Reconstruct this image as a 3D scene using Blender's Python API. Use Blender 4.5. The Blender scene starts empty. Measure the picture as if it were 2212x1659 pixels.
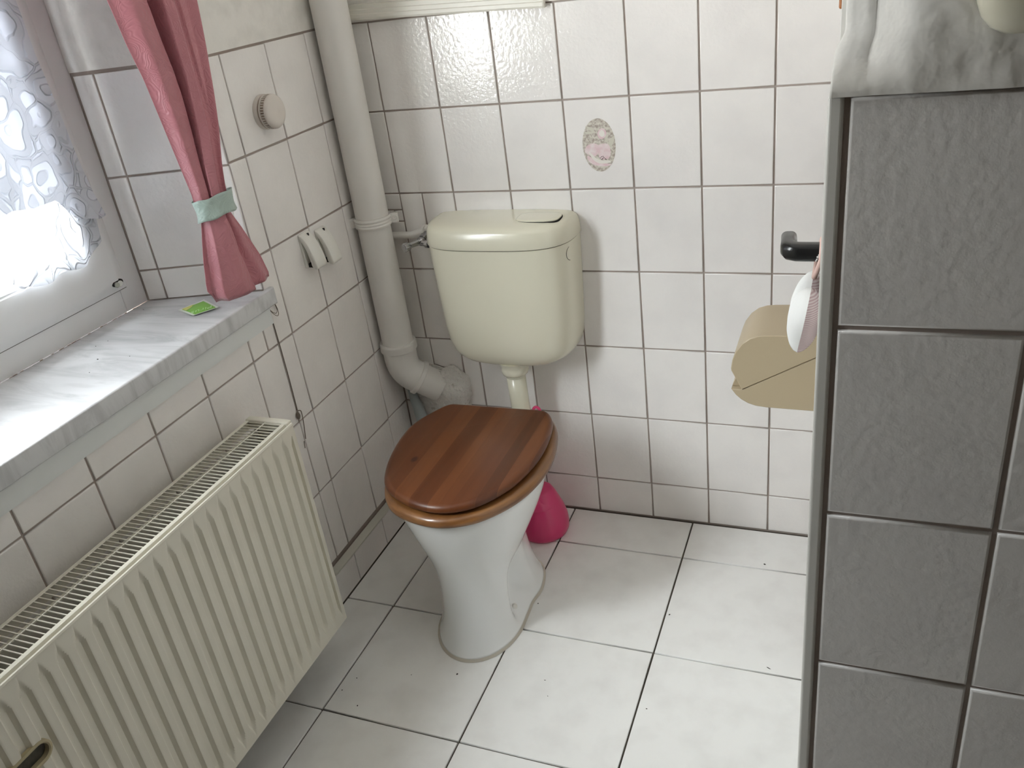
import bpy, bmesh, math, random
from mathutils import Vector, Matrix, Euler, noise
random.seed(7)
sc = bpy.context.scene
COL = sc.collection
PI = math.pi

# ------------------------------------------------------------------ camera
F_PX = 1838.7
cam_data = bpy.data.cameras.new('camera')
cam = bpy.data.objects.new('camera', cam_data)
COL.objects.link(cam)
cam_data.sensor_fit = 'HORIZONTAL'
cam_data.sensor_width = 36.0
cam_data.lens = F_PX / 2212.0 * 36.0
cam_data.clip_start = 0.02
_rv = Vector((0.4969, -0.0323, -0.3867))
_R = Matrix.Rotation(_rv.length, 3, _rv.normalized())
_right = _R.transposed() @ Vector((1, 0, 0))
_fwd = _R.transposed() @ Vector((0, 1, 0))
_up = _R.transposed() @ Vector((0, 0, 1))
_M = Matrix((_right, _up, -_fwd)).transposed().to_4x4()
_M.translation = Vector((1.1798, -1.8445, 1.4322))
cam.matrix_world = _M
sc.camera = cam

# ------------------------------------------------------------------ world, light, exposure
world = bpy.data.worlds.new('world')
sc.world = world
world.use_nodes = True
wn = world.node_tree
wn.nodes.clear()
w_out = wn.nodes.new('ShaderNodeOutputWorld')
w_bg = wn.nodes.new('ShaderNodeBackground')
w_tc = wn.nodes.new('ShaderNodeTexCoord')
w_sep = wn.nodes.new('ShaderNodeSeparateXYZ')
w_rmp = wn.nodes.new('ShaderNodeValToRGB')
wn.links.new(w_tc.outputs['Generated'], w_sep.inputs[0])
wn.links.new(w_sep.outputs['Z'], w_rmp.inputs[0])
w_rmp.color_ramp.elements[0].position = 0.0
w_rmp.color_ramp.elements[0].color = (2.0, 1.97, 1.92, 1)
w_rmp.color_ramp.elements[1].position = 0.12
w_rmp.color_ramp.elements[1].color = (0.58, 0.60, 0.63, 1)
_e = w_rmp.color_ramp.elements.new(0.55); _e.color = (1.70, 1.73, 1.76, 1)
wn.links.new(w_rmp.outputs[0], w_bg.inputs['Color'])
# bright sky sector added on one side, lifts the back wall above the partition
w_dot = wn.nodes.new('ShaderNodeVectorMath'); w_dot.operation = 'DOT_PRODUCT'
w_dot.inputs[1].default_value = Vector((-0.52, -0.85, 0)).normalized()
w_flat = wn.nodes.new('ShaderNodeVectorMath'); w_flat.operation = 'MULTIPLY'; w_flat.inputs[1].default_value = (1, 1, 0)
w_nrm = wn.nodes.new('ShaderNodeVectorMath'); w_nrm.operation = 'NORMALIZE'
wn.links.new(w_tc.outputs['Generated'], w_flat.inputs[0]); wn.links.new(w_flat.outputs[0], w_nrm.inputs[0])
wn.links.new(w_nrm.outputs[0], w_dot.inputs[0])
w_mr = wn.nodes.new('ShaderNodeMapRange'); w_mr.interpolation_type = 'SMOOTHSTEP'
w_mr.inputs[1].default_value = 0.66; w_mr.inputs[2].default_value = 0.98
w_mr.inputs[3].default_value = 5.5; w_mr.inputs[4].default_value = 23.0
wn.links.new(w_dot.outputs['Value'], w_mr.inputs[0])
wn.links.new(w_mr.outputs[0], w_bg.inputs['Strength'])
wn.links.new(w_bg.outputs[0], w_out.inputs['Surface'])

portal = bpy.data.lights.new('window_portal', 'AREA')
portal.shape = 'RECTANGLE'
portal.size = 1.26
portal.size_y = 1.24
portal.cycles.is_portal = True
po = bpy.data.objects.new('window_portal', portal)
COL.objects.link(po)
po.location = (-0.335, -1.16, 1.46)
po.rotation_euler = Euler((0, -PI / 2, 0))      # emits towards +x, into the room

sc.view_settings.view_transform = 'Standard'
sc.view_settings.look = 'None'
sc.view_settings.gamma = 1.0
sc.view_settings.use_curve_mapping = False
sc.view_settings.exposure = 0.55
sc.cycles.max_bounces = 12
sc.cycles.diffuse_bounces = 8
sc.cycles.transparent_max_bounces = 16
sc.cycles.sample_clamp_indirect = 8.0
sc.cycles.use_denoising = True

# ------------------------------------------------------------------ helpers
def link(name, me, mat, parent=None, smooth=False):
    o = bpy.data.objects.new(name, me)
    COL.objects.link(o)
    if mat is not None:
        for m in (mat if isinstance(mat, (list, tuple)) else [mat]):
            me.materials.append(m)
    if parent is not None:
        o.parent = parent
    if smooth:
        for p in me.polygons:
            p.use_smooth = True
    return o

def obj(name, bm, mat, parent=None, smooth=False, angle=None):
    bmesh.ops.recalc_face_normals(bm, faces=bm.faces[:])
    me = bpy.data.meshes.new(name)
    bm.to_mesh(me)
    bm.free()
    o = link(name, me, mat, parent, smooth or angle is not None)
    if angle is not None:
        me.set_sharp_from_angle(angle=math.radians(angle))
    return o

def thing(name, label, cat, loc=(0, 0, 0), group=None, kind=None):
    o = bpy.data.objects.new(name, None)
    COL.objects.link(o)
    o.location = loc
    o.empty_display_size = 0.05
    tag(o, label, cat, group, kind)
    return o

def tag(o, label=None, cat=None, group=None, kind=None):
    if label: o['label'] = label
    if cat: o['category'] = cat
    if group: o['group'] = group
    if kind: o['kind'] = kind
    return o

def settle(root):
    """parts were modelled in world space: keep them there under a root that stands at its base"""
    inv = Matrix.Translation(root.location).inverted()
    for ch in root.children:
        ch.matrix_parent_inverse = inv

def subsurf(o, n):
    m = o.modifiers.new('subdivision', 'SUBSURF')
    m.levels = n
    m.render_levels = n
    return o

def box(bm, x0, x1, y0, y1, z0, z1, bev=0.0, seg=2):
    vs = [bm.verts.new((x, y, z)) for x in (x0, x1) for y in (y0, y1) for z in (z0, z1)]
    fs = [(0, 1, 3, 2), (4, 6, 7, 5), (0, 4, 5, 1), (2, 3, 7, 6), (0, 2, 6, 4), (1, 5, 7, 3)]
    faces = [bm.faces.new([vs[i] for i in f]) for f in fs]
    bmesh.ops.recalc_face_normals(bm, faces=faces)
    if bev > 0:
        es = list({e for f in faces for e in f.edges})
        bmesh.ops.bevel(bm, geom=es, offset=bev, segments=seg, affect='EDGES', profile=0.5)

def prism(bm, pts, axis, a0, a1):
    """polygon pts (2D) extruded along axis 0/1/2 from a0 to a1"""
    def mk(p, a):
        if axis == 0: return (a, p[0], p[1])
        if axis == 1: return (p[0], a, p[1])
        return (p[0], p[1], a)
    A = [bm.verts.new(mk(p, a0)) for p in pts]
    B = [bm.verts.new(mk(p, a1)) for p in pts]
    n = len(pts)
    fs = [bm.faces.new(A), bm.faces.new(B[::-1])]
    for i in range(n):
        fs.append(bm.faces.new([A[i], B[i], B[(i + 1) % n], A[(i + 1) % n]]))
    bmesh.ops.recalc_face_normals(bm, faces=fs)
    return A, B, fs

def frame_for(d):
    d = Vector(d).normalized()
    a = Vector((0, 0, 1)) if abs(d.z) < 0.9 else Vector((1, 0, 0))
    u = d.cross(a).normalized()
    return u, d.cross(u).normalized()

def tube(bm, pts, rad, n=20, cap=True):
    pts = [Vector(p) for p in pts]
    if not isinstance(rad, (list, tuple)): rad = [rad] * len(pts)
    rings = []
    u = None
    for i, p in enumerate(pts):
        if i == 0: d = pts[1] - p
        elif i == len(pts) - 1: d = p - pts[i - 1]
        else: d = (pts[i + 1] - p).normalized() + (p - pts[i - 1]).normalized()
        d.normalize()
        if u is None: u, _ = frame_for(d)
        u = (u - d * u.dot(d)).normalized()
        v = d.cross(u)
        rings.append([bm.verts.new(p + (u * math.cos(2 * PI * k / n) + v * math.sin(2 * PI * k / n)) * rad[i]) for k in range(n)])
    for a, b in zip(rings, rings[1:]):
        for k in range(n):
            bm.faces.new([a[k], a[(k + 1) % n], b[(k + 1) % n], b[k]])
    if cap:
        bm.faces.new(rings[0][::-1]); bm.faces.new(rings[-1])

def lathe(bm, org, axis, prof, n=32, cap=True):
    """prof: list of (distance along axis, radius)"""
    org = Vector(org); d = Vector(axis).normalized()
    u, v = frame_for(d)
    rings = [[bm.verts.new(org + d * h + (u * math.cos(2 * PI * k / n) + v * math.sin(2 * PI * k / n)) * max(r, 1e-5)) for k in range(n)] for h, r in prof]
    for a, b in zip(rings, rings[1:]):
        for k in range(n):
            bm.faces.new([a[k], a[(k + 1) % n], b[(k + 1) % n], b[k]])
    if cap:
        bm.faces.new(rings[0][::-1]); bm.faces.new(rings[-1])

def bez(p0, p1, p2, p3, n):
    out = []
    for i in range(n + 1):
        t = i / n; s = 1 - t
        out.append(Vector(p0) * s**3 + Vector(p1) * 3 * s * s * t + Vector(p2) * 3 * s * t * t + Vector(p3) * t**3)
    return out

def smooth_poly(pts, n, closed=True):
    """Catmull-Rom resample of 2D points"""
    out = []
    m = len(pts)
    for i in range(m if closed else m - 1):
        p = [pts[(i + k) % m] if closed else pts[min(max(i + k, 0), m - 1)] for k in (-1, 0, 1, 2)]
        for j in range(n):
            t = j / n
            out.append(tuple(0.5 * (2 * p[1][c] + (p[2][c] - p[0][c]) * t + (2 * p[0][c] - 5 * p[1][c] + 4 * p[2][c] - p[3][c]) * t * t
                       + (-p[0][c] + 3 * p[1][c] - 3 * p[2][c] + p[3][c]) * t**3) for c in range(len(p[1]))))
    if not closed: out.append(tuple(pts[-1]))
    return out

def inset_poly(pts, d):
    """shrink a closed 2D polygon by d along the vertex normals"""
    n = len(pts); out = []
    area = sum(pts[i][0] * pts[(i + 1) % n][1] - pts[(i + 1) % n][0] * pts[i][1] for i in range(n))
    s = 1 if area > 0 else -1
    for i in range(n):
        a, b, c = Vector(pts[i - 1]).to_2d(), Vector(pts[i]).to_2d(), Vector(pts[(i + 1) % n]).to_2d()
        e1 = (b - a).normalized(); e2 = (c - b).normalized()
        t = (e1 + e2)
        if t.length < 1e-6: t = e1
        t.normalize()
        nrm = Vector((-t.y, t.x)) * s
        k = d / max(0.35, (Vector((-e1.y, e1.x)) * s).dot(nrm))
        out.append((b.x + nrm.x * k, b.y + nrm.y * k))
    return out

def loft(bm, rings, cap0=True, cap1=True):
    V = [[bm.verts.new(p) for p in r] for r in rings]
    n = len(V[0])
    for a, b in zip(V, V[1:]):
        for k in range(n):
            bm.faces.new([a[k], a[(k + 1) % n], b[(k + 1) % n], b[k]])
    if cap0: bm.faces.new(V[0][::-1])
    if cap1: bm.faces.new(V[-1])
    return V

def sstep(a, b, x):
    t = min(1, max(0, (x - a) / (b - a))); return t * t * (3 - 2 * t)

def lerp_table(tab, x):
    if x <= tab[0][0]: return tab[0][1]
    for (a, va), (b, vb) in zip(tab, tab[1:]):
        if x <= b:
            t = (x - a) / (b - a)
            if isinstance(va, tuple): return tuple(p + (q - p) * t for p, q in zip(va, vb))
            return va + (vb - va) * t
    return tab[-1][1]

# ------------------------------------------------------------------ materials
def mat(name, color, rough=0.5, metal=0.0, bump=None, mottle=None, coat=0.0, spec=None, stretch=None, **kw):
    """bump=(scale, strength, distance), mottle=(scale, second colour, low, high)"""
    m = bpy.data.materials.new(name)
    m.use_nodes = True
    nt = m.node_tree
    b = nt.nodes['Principled BSDF']
    b.inputs['Base Color'].default_value = (*color, 1)
    b.inputs['Roughness'].default_value = rough
    b.inputs['Metallic'].default_value = metal
    b.inputs['Coat Weight'].default_value = coat
    b.inputs['Coat Roughness'].default_value = 0.08
    if spec is not None: b.inputs['Specular IOR Level'].default_value = spec
    for k, v in kw.items():
        b.inputs[k.replace('_', ' ')].default_value = v
    tc = nt.nodes.new('ShaderNodeTexCoord')
    mp = nt.nodes.new('ShaderNodeMapping')
    nt.links.new(tc.outputs['Object'], mp.inputs[0])
    if stretch: mp.inputs['Scale'].default_value = stretch
    if mottle:
        nz = nt.nodes.new('ShaderNodeTexNoise')
        nz.inputs['Scale'].default_value = mottle[0]
        nz.inputs['Detail'].default_value = 5
        nt.links.new(mp.outputs[0], nz.inputs['Vector'])
        rp = nt.nodes.new('ShaderNodeValToRGB')
        rp.color_ramp.elements[0].position = mottle[2]
        rp.color_ramp.elements[1].position = mottle[3]
        rp.color_ramp.elements[0].color = (*color, 1)
        rp.color_ramp.elements[1].color = (*mottle[1], 1)
        nt.links.new(nz.outputs['Fac'], rp.inputs[0])
        nt.links.new(rp.outputs[0], b.inputs['Base Color'])
    if bump:
        nb = nt.nodes.new('ShaderNodeTexNoise')
        nb.inputs['Scale'].default_value = bump[0]
        nb.inputs['Detail'].default_value = 3
        nt.links.new(tc.outputs['Object'], nb.inputs['Vector'])
        bp = nt.nodes.new('ShaderNodeBump')
        bp.inputs['Strength'].default_value = bump[1]
        bp.inputs['Distance'].default_value = bump[2]
        nt.links.new(nb.outputs['Fac'], bp.inputs['Height'])
        nt.links.new(bp.outputs[0], b.inputs['Normal'])
    return m

M = {}
M['tile'] = mat('wall_tile_glaze', (0.83, 0.805, 0.78), 0.12, bump=(115, 0.5, 0.0015), mottle=(9, (0.785, 0.76, 0.74), 0.42, 0.66))
M['grout'] = mat('wall_grout', (0.36, 0.30, 0.265), 0.9, bump=(300, 0.4, 0.001), mottle=(12, (0.40, 0.345, 0.31), 0.4, 0.65))
M['floor_tile'] = mat('floor_tile_glaze', (0.83, 0.825, 0.805), 0.36, bump=(90, 0.2, 0.0008), mottle=(14, (0.77, 0.76, 0.74), 0.45, 0.72))
M['floor_grout'] = mat('floor_grout', (0.085, 0.072, 0.058), 0.95, bump=(300, 0.4, 0.001))
M['plaster'] = mat('rough_white_plaster', (0.78, 0.76, 0.72), 0.85, bump=(45, 0.5, 0.005), mottle=(16, (0.68, 0.66, 0.62), 0.45, 0.7))
M['plaster_hall'] = mat('plain_plaster', (0.58, 0.55, 0.50), 0.9)
M['ceiling'] = mat('ceiling_paint', (0.86, 0.85, 0.83), 0.9, bump=(60, 0.2, 0.003))
M['hall'] = mat('hall_wallpaper', (0.10, 0.08, 0.06), 0.9)
M['marble'] = None
M['pvc'] = mat('white_window_plastic', (0.80, 0.80, 0.80), 0.32)
M['pipe'] = mat('painted_grey_pipe', (0.76, 0.74, 0.705), 0.38, bump=(45, 0.15, 0.001))
M['pipe_paint'] = mat('painted_clamp', (0.78, 0.76, 0.72), 0.4, bump=(120, 0.3, 0.001))
M['duct'] = mat('cream_white_trunking', (0.70, 0.68, 0.61), 0.35)
M['tank'] = mat('cream_cistern_plastic', (0.69, 0.665, 0.535), 0.24, coat=0.3)
M['ceramic'] = mat('white_sanitary_ceramic', (0.82, 0.83, 0.825), 0.12, coat=0.5)
M['rad'] = mat('cream_radiator_enamel', (0.71, 0.68, 0.585), 0.45)
M['rad_in'] = mat('shaded_radiator_inside', (0.13, 0.115, 0.085), 0.8, mottle=(25, (0.05, 0.045, 0.035), 0.4, 0.6))  # the darkness between the grille bars is put into this colour
M['chrome'] = mat('chrome', (0.46, 0.46, 0.47), 0.14, metal=1.0)
M['steel'] = mat('dull_steel_screw', (0.50, 0.49, 0.46), 0.35, metal=0.9)
M['black'] = mat('black_plastic', (0.012, 0.012, 0.012), 0.22, bump=(60, 0.1, 0.001))
M['dark'] = mat('dark_gap', (0.02, 0.018, 0.015), 0.9)
M['white_plastic'] = mat('white_plastic', (0.76, 0.75, 0.70), 0.3)
M['alarm'] = mat('ivory_alarm_plastic', (0.66, 0.61, 0.56), 0.38)
M['alarm_dark'] = mat('alarm_recess', (0.34, 0.26, 0.20), 0.7)
M['disp'] = mat('beige_dispenser_plastic', (0.40, 0.325, 0.215), 0.38)
M['pink'] = mat('pink_brush_plastic', (0.62, 0.045, 0.16), 0.28)
M['teal'] = None
M['cable'] = mat('grey_brown_cable', (0.16, 0.13, 0.10), 0.7)
M['cotton'] = mat('white_cotton', (0.82, 0.82, 0.80), 0.9, bump=(250, 0.4, 0.001))
M['ribbon'] = mat('pink_ribbon', (0.72, 0.50, 0.44), 0.7)
M['cream_fit'] = mat('cream_glossy_plastic', (0.66, 0.63, 0.50), 0.15, coat=0.5)
M['peg'] = mat('brown_wood_strip', (0.30, 0.10, 0.02), 0.45)
M['silicone'] = mat('aged_sealant', (0.52, 0.48, 0.41), 0.8)
M['paper'] = mat('packet_white_edge', (0.80, 0.84, 0.76), 0.5)
M['green'] = mat('packet_green_print', (0.26, 0.58, 0.09), 0.5)
M['yellow'] = mat('packet_yellow_print', (0.72, 0.75, 0.22), 0.5)
M['lettering'] = mat('packet_pale_lettering', (0.62, 0.90, 0.45), 0.5)
M['joint_shade'] = mat('joint_shade_grey', (0.12, 0.115, 0.11), 0.7)
M['speck'] = mat('dark_dirt', (0.03, 0.025, 0.02), 0.9)
M['hose'] = mat('translucent_grey_tape', (0.36, 0.40, 0.40), 0.3)
M['cement'] = mat('crumbling_painted_mortar', (0.80, 0.78, 0.74), 0.9, bump=(110, 0.9, 0.008), mottle=(60, (0.42, 0.38, 0.32), 0.60, 0.78))

def wood_mat(name):
    m = bpy.data.materials.new(name); m.use_nodes = True
    nt = m.node_tree; N = nt.nodes; L = nt.links
    b = N['Principled BSDF']
    b.inputs['Roughness'].default_value = 0.38
    b.inputs['Coat Weight'].default_value = 0.15
    b.inputs['Coat Roughness'].default_value = 0.3
    b.inputs['Specular IOR Level'].default_value = 0.35
    tc = N.new('ShaderNodeTexCoord')
    mp = N.new('ShaderNodeMapping'); mp.inputs['Rotation'].default_value = (0, 0, 0)
    L.new(tc.outputs['Object'], mp.inputs[0])
    sep = N.new('ShaderNodeSeparateXYZ'); L.new(mp.outputs[0], sep.inputs[0])
    # glued staves: one tone for each band across x
    mrx = N.new('ShaderNodeMapRange'); mrx.inputs[1].default_value = 0.20; mrx.inputs[2].default_value = 0.60
    L.new(sep.outputs['X'], mrx.inputs[0])
    wn_ = N.new('ShaderNodeValToRGB'); wn_.color_ramp.interpolation = 'CONSTANT'
    tones = [(0.20, 0.44), (0.2555, 0.47), (0.3025, 0.66), (0.3465, 0.38), (0.3925, 0.63), (0.4160, 0.57), (0.4415, 0.47), (0.4860, 0.28), (0.5180, 0.60), (0.552, 0.42)]
    cr = wn_.color_ramp
    for k, (x, t) in enumerate(tones):
        el = cr.elements[0] if k == 0 else cr.elements.new(min(0.999, (x - 0.20) / 0.40))
        if k == 0: el.position = 0.0
        el.color = (t, t, t, 1)
    cr.elements[-1].color = (0.35, 0.35, 0.35, 1)
    L.new(mrx.outputs[0], wn_.inputs[0])
    # grain: noise stretched along y, shifted per stave
    cmb = N.new('ShaderNodeCombineXYZ')
    sx = N.new('ShaderNodeMath'); sx.operation = 'MULTIPLY'; sx.inputs[1].default_value = 60
    L.new(sep.outputs['X'], sx.inputs[0])
    sy = N.new('ShaderNodeMath'); sy.operation = 'MULTIPLY_ADD'; sy.inputs[1].default_value = 3.0
    L.new(sep.outputs['Y'], sy.inputs[0])
    off = N.new('ShaderNodeMath'); off.operation = 'MULTIPLY'; off.inputs[1].default_value = 37
    L.new(wn_.outputs['Color'], off.inputs[0]); L.new(off.outputs[0], sy.inputs[2])
    L.new(sx.outputs[0], cmb.inputs[0]); L.new(sy.outputs[0], cmb.inputs[1]); L.new(sep.outputs['Z'], cmb.inputs[2])
    nz = N.new('ShaderNodeTexNoise'); nz.inputs['Scale'].default_value = 1.0; nz.inputs['Detail'].default_value = 4; nz.inputs['Distortion'].default_value = 0.6
    L.new(cmb.outputs[0], nz.inputs['Vector'])
    mix1 = N.new('ShaderNodeMath'); mix1.operation = 'MULTIPLY_ADD'; mix1.inputs[1].default_value = 0.78
    L.new(wn_.outputs['Color'], mix1.inputs[0])
    g2 = N.new('ShaderNodeMath'); g2.operation = 'MULTIPLY'; g2.inputs[1].default_value = 0.26
    L.new(nz.outputs['Fac'], g2.inputs[0]); L.new(g2.outputs[0], mix1.inputs[2])
    rp = N.new('ShaderNodeValToRGB')
    e = rp.color_ramp.elements
    e[0].position = 0.15; e[0].color = (0.050, 0.012, 0.003, 1)
    e[1].position = 0.85; e[1].color = (0.190, 0.066, 0.020, 1)
    e2 = rp.color_ramp.elements.new(0.5); e2.color = (0.108, 0.031, 0.009, 1)
    L.new(mix1.outputs[0], rp.inputs[0])
    # knot near the left edge of the lid
    kp = N.new('ShaderNodeVectorMath'); kp.operation = 'SUBTRACT'; kp.inputs[1].default_value = (0.2885, -0.468, 0.0)
    L.new(tc.outputs['Object'], kp.inputs[0])
    ks = N.new('ShaderNodeVectorMath'); ks.operation = 'MULTIPLY'; ks.inputs[1].default_value = (1.15, 0.75, 0)
    L.new(kp.outputs[0], ks.inputs[0])
    kl = N.new('ShaderNodeVectorMath'); kl.operation = 'LENGTH'; L.new(ks.outputs[0], kl.inputs[0])
    kr = N.new('ShaderNodeMapRange'); kr.inputs[1].default_value = 0.005; kr.inputs[2].default_value = 0.011
    L.new(kl.outputs['Value'], kr.inputs[0])
    mx = N.new('ShaderNodeMix'); mx.data_type = 'RGBA'
    mx.inputs['A'].default_value = (0.035, 0.006, 0.004, 1)
    L.new(kr.outputs[0], mx.inputs['Factor']); L.new(rp.outputs[0], mx.inputs['B'])
    L.new(mx.outputs['Result'], b.inputs['Base Color'])
    bp = N.new('ShaderNodeBump'); bp.inputs['Strength'].default_value = 0.15; bp.inputs['Distance'].default_value = 0.001
    L.new(nz.outputs['Fac'], bp.inputs['Height']); L.new(bp.outputs[0], b.inputs['Normal'])
    return m

def marble_mat():
    m = bpy.data.materials.new('grey_veined_marble'); m.use_nodes = True
    nt = m.node_tree; N = nt.nodes; L = nt.links
    b = N['Principled BSDF']; b.inputs['Roughness'].default_value = 0.26
    tc = N.new('ShaderNodeTexCoord')
    mp = N.new('ShaderNodeMapping')
    mp.inputs['Rotation'].default_value = (0, 0, math.radians(28))
    mp.inputs['Scale'].default_value = (2.0, 11.0, 3.0)
    L.new(tc.outputs['Object'], mp.inputs[0])
    nz = N.new('ShaderNodeTexNoise'); nz.inputs['Scale'].default_value = 2.2; nz.inputs['Detail'].default_value = 7; nz.inputs['Roughness'].default_value = 0.6; nz.inputs['Distortion'].default_value = 1.1
    L.new(mp.outputs[0], nz.inputs['Vector'])
    rp = N.new('ShaderNodeValToRGB'); e = rp.color_ramp.elements
    e[0].position = 0.33; e[0].color = (0.47, 0.475, 0.485, 1)
    e[1].position = 0.56; e[1].color = (0.62, 0.625, 0.635, 1)
    L.new(nz.outputs['Fac'], rp.inputs[0]); L.new(rp.outputs[0], b.inputs['Base Color'])
    return m

def embossed_fabric(name, color, dark, rough=0.45, sheen=0.3):
    m = bpy.data.materials.new(name); m.use_nodes = True
    nt = m.node_tree; N = nt.nodes; L = nt.links
    b = N['Principled BSDF']; b.inputs['Roughness'].default_value = rough
    b.inputs['Sheen Weight'].default_value = sheen
    tc = N.new('ShaderNodeTexCoord')
    nz = N.new('ShaderNodeTexNoise'); nz.inputs['Scale'].default_value = 26; nz.inputs['Detail'].default_value = 1.5; nz.inputs['Distortion'].default_value = 0.8
    L.new(tc.outputs['Object'], nz.inputs['Vector'])
    ml = N.new('ShaderNodeMath'); ml.operation = 'MULTIPLY'; ml.inputs[1].default_value = 90
    L.new(nz.outputs['Fac'], ml.inputs[0])
    sn = N.new('ShaderNodeMath'); sn.operation = 'SINE'; L.new(ml.outputs[0], sn.inputs[0])
    bp = N.new('ShaderNodeBump'); bp.inputs['Strength'].default_value = 0.22; bp.inputs['Distance'].default_value = 0.0015
    L.new(sn.outputs[0], bp.inputs['Height']); L.new(bp.outputs[0], b.inputs['Normal'])
    n2 = N.new('ShaderNodeTexNoise'); n2.inputs['Scale'].default_value = 14
    L.new(tc.outputs['Object'], n2.inputs['Vector'])
    mx = N.new('ShaderNodeMix'); mx.data_type = 'RGBA'
    mx.inputs['A'].default_value = (*color, 1); mx.inputs['B'].default_value = (*dark, 1)
    L.new(n2.outputs['Fac'], mx.inputs['Factor']); L.new(mx.outputs['Result'], b.inputs['Base Color'])
    return m

def lace_mat(name, dense, k):
    """white thread with floral blobs; between the blobs a fine net lets daylight through"""
    m = bpy.data.materials.new(name); m.use_nodes = True
    nt = m.node_tree; N = nt.nodes; L = nt.links
    N.remove(N['Principled BSDF'])
    out = N['Material Output']
    df = N.new('ShaderNodeBsdfDiffuse'); df.inputs['Color'].default_value = (0.74, 0.75, 0.79, 1)
    tl = N.new('ShaderNodeBsdfTranslucent'); tl.inputs['Color'].default_value = (0.50, 0.52, 0.56, 1)
    mx = N.new('ShaderNodeMixShader'); mx.inputs[0].default_value = 0.36
    L.new(df.outputs[0], mx.inputs[1]); L.new(tl.outputs[0], mx.inputs[2])
    tr = N.new('ShaderNodeBsdfTransparent')
    tc = N.new('ShaderNodeTexCoord')
    mp = N.new('ShaderNodeMapping'); mp.inputs['Scale'].default_value = (1, 1, 0.8)
    L.new(tc.outputs['Object'], mp.inputs[0])
    wob = N.new('ShaderNodeTexNoise'); wob.inputs['Scale'].default_value = 14
    L.new(mp.outputs[0], wob.inputs['Vector'])
    ad = N.new('ShaderNodeVectorMath'); ad.operation = 'MULTIPLY_ADD'
    ad.inputs[1].default_value = (0.06, 0.06, 0.06); L.new(wob.outputs['Color'], ad.inputs[0]); L.new(mp.outputs[0], ad.inputs[2])
    vo = N.new('ShaderNodeTexVoronoi'); vo.inputs['Scale'].default_value = 17
    L.new(ad.outputs[0], vo.inputs['Vector'])
    # petals: rings around each cell centre
    rings = N.new('ShaderNodeMath'); rings.operation = 'MULTIPLY'; rings.inputs[1].default_value = 15
    L.new(vo.outputs['Distance'], rings.inputs[0])
    sn = N.new('ShaderNodeMath'); sn.operation = 'SINE'; L.new(rings.outputs[0], sn.inputs[0])
    r1 = N.new('ShaderNodeMapRange'); r1.inputs[1].default_value = -0.25; r1.inputs[2].default_value = 0.35
    r1.inputs[3].default_value = 0.0; r1.inputs[4].default_value = 0.85
    L.new(sn.outputs[0], r1.inputs[0])
    ve = N.new('ShaderNodeTexVoronoi'); ve.feature = 'DISTANCE_TO_EDGE'; ve.inputs['Scale'].default_value = 17
    L.new(ad.outputs[0], ve.inputs['Vector'])
    r2 = N.new('ShaderNodeMapRange'); r2.inputs[1].default_value = 0.02; r2.inputs[2].default_value = 0.05
    r2.inputs[3].default_value = 0.97; r2.inputs[4].default_value = 0.0
    L.new(ve.outputs['Distance'], r2.inputs[0])
    mxx = N.new('ShaderNodeMath'); mxx.operation = 'MAXIMUM'
    L.new(r1.outputs[0], mxx.inputs[0]); L.new(r2.outputs[0], mxx.inputs[1])
    fin = N.new('ShaderNodeMixShader')
    op = N.new('ShaderNodeMapRange'); op.inputs[3].default_value = dense; op.inputs[4].default_value = 1.0
    L.new(mxx.outputs[0], op.inputs[0])
    tcx = N.new('ShaderNodeMix'); tcx.data_type = 'RGBA'
    tcx.inputs['A'].default_value = (0.62 * k, 0.64 * k, 0.69 * k, 1); tcx.inputs['B'].default_value = (0.42 * k, 0.435 * k, 0.465 * k, 1)
    L.new(mxx.outputs[0], tcx.inputs['Factor']); L.new(tcx.outputs['Result'], tl.inputs['Color'])
    L.new(op.outputs[0], fin.inputs[0]); L.new(tr.outputs[0], fin.inputs[1]); L.new(mx.outputs[0], fin.inputs[2])
    bp = N.new('ShaderNodeBump'); bp.inputs['Strength'].default_value = 0.9; bp.inputs['Distance'].default_value = 0.006
    L.new(mxx.outputs[0], bp.inputs['Height'])
    for s in (df, tl): L.new(bp.outputs[0], s.inputs['Normal'])
    L.new(fin.outputs[0], out.inputs['Surface'])
    return m

def glass_mat():
    m = bpy.data.materials.new('window_glass'); m.use_nodes = True
    nt = m.node_tree; N = nt.nodes; L = nt.links
    N.remove(N['Principled BSDF'])
    tr = N.new('ShaderNodeBsdfTransparent'); tr.inputs['Color'].default_value = (0.93, 0.95, 0.95, 1)
    gl = N.new('ShaderNodeBsdfGlossy'); gl.inputs['Roughness'].default_value = 0.02
    lw = N.new('ShaderNodeLayerWeight'); lw.inputs['Blend'].default_value = 0.5
    pw = N.new('ShaderNodeMath'); pw.operation = 'POWER'; pw.inputs[1].default_value = 5
    ml = N.new('ShaderNodeMath'); ml.operation = 'MULTIPLY_ADD'; ml.inputs[1].default_value = 0.9; ml.inputs[2].default_value = 0.04
    L.new(lw.outputs['Facing'], pw.inputs[0]); L.new(pw.outputs[0], ml.inputs[0])
    mx = N.new('ShaderNodeMixShader')
    L.new(ml.outputs[0], mx.inputs[0]); L.new(tr.outputs[0], mx.inputs[1]); L.new(gl.outputs[0], mx.inputs[2])
    L.new(mx.outputs[0], N['Material Output'].inputs['Surface'])
    return m

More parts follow.
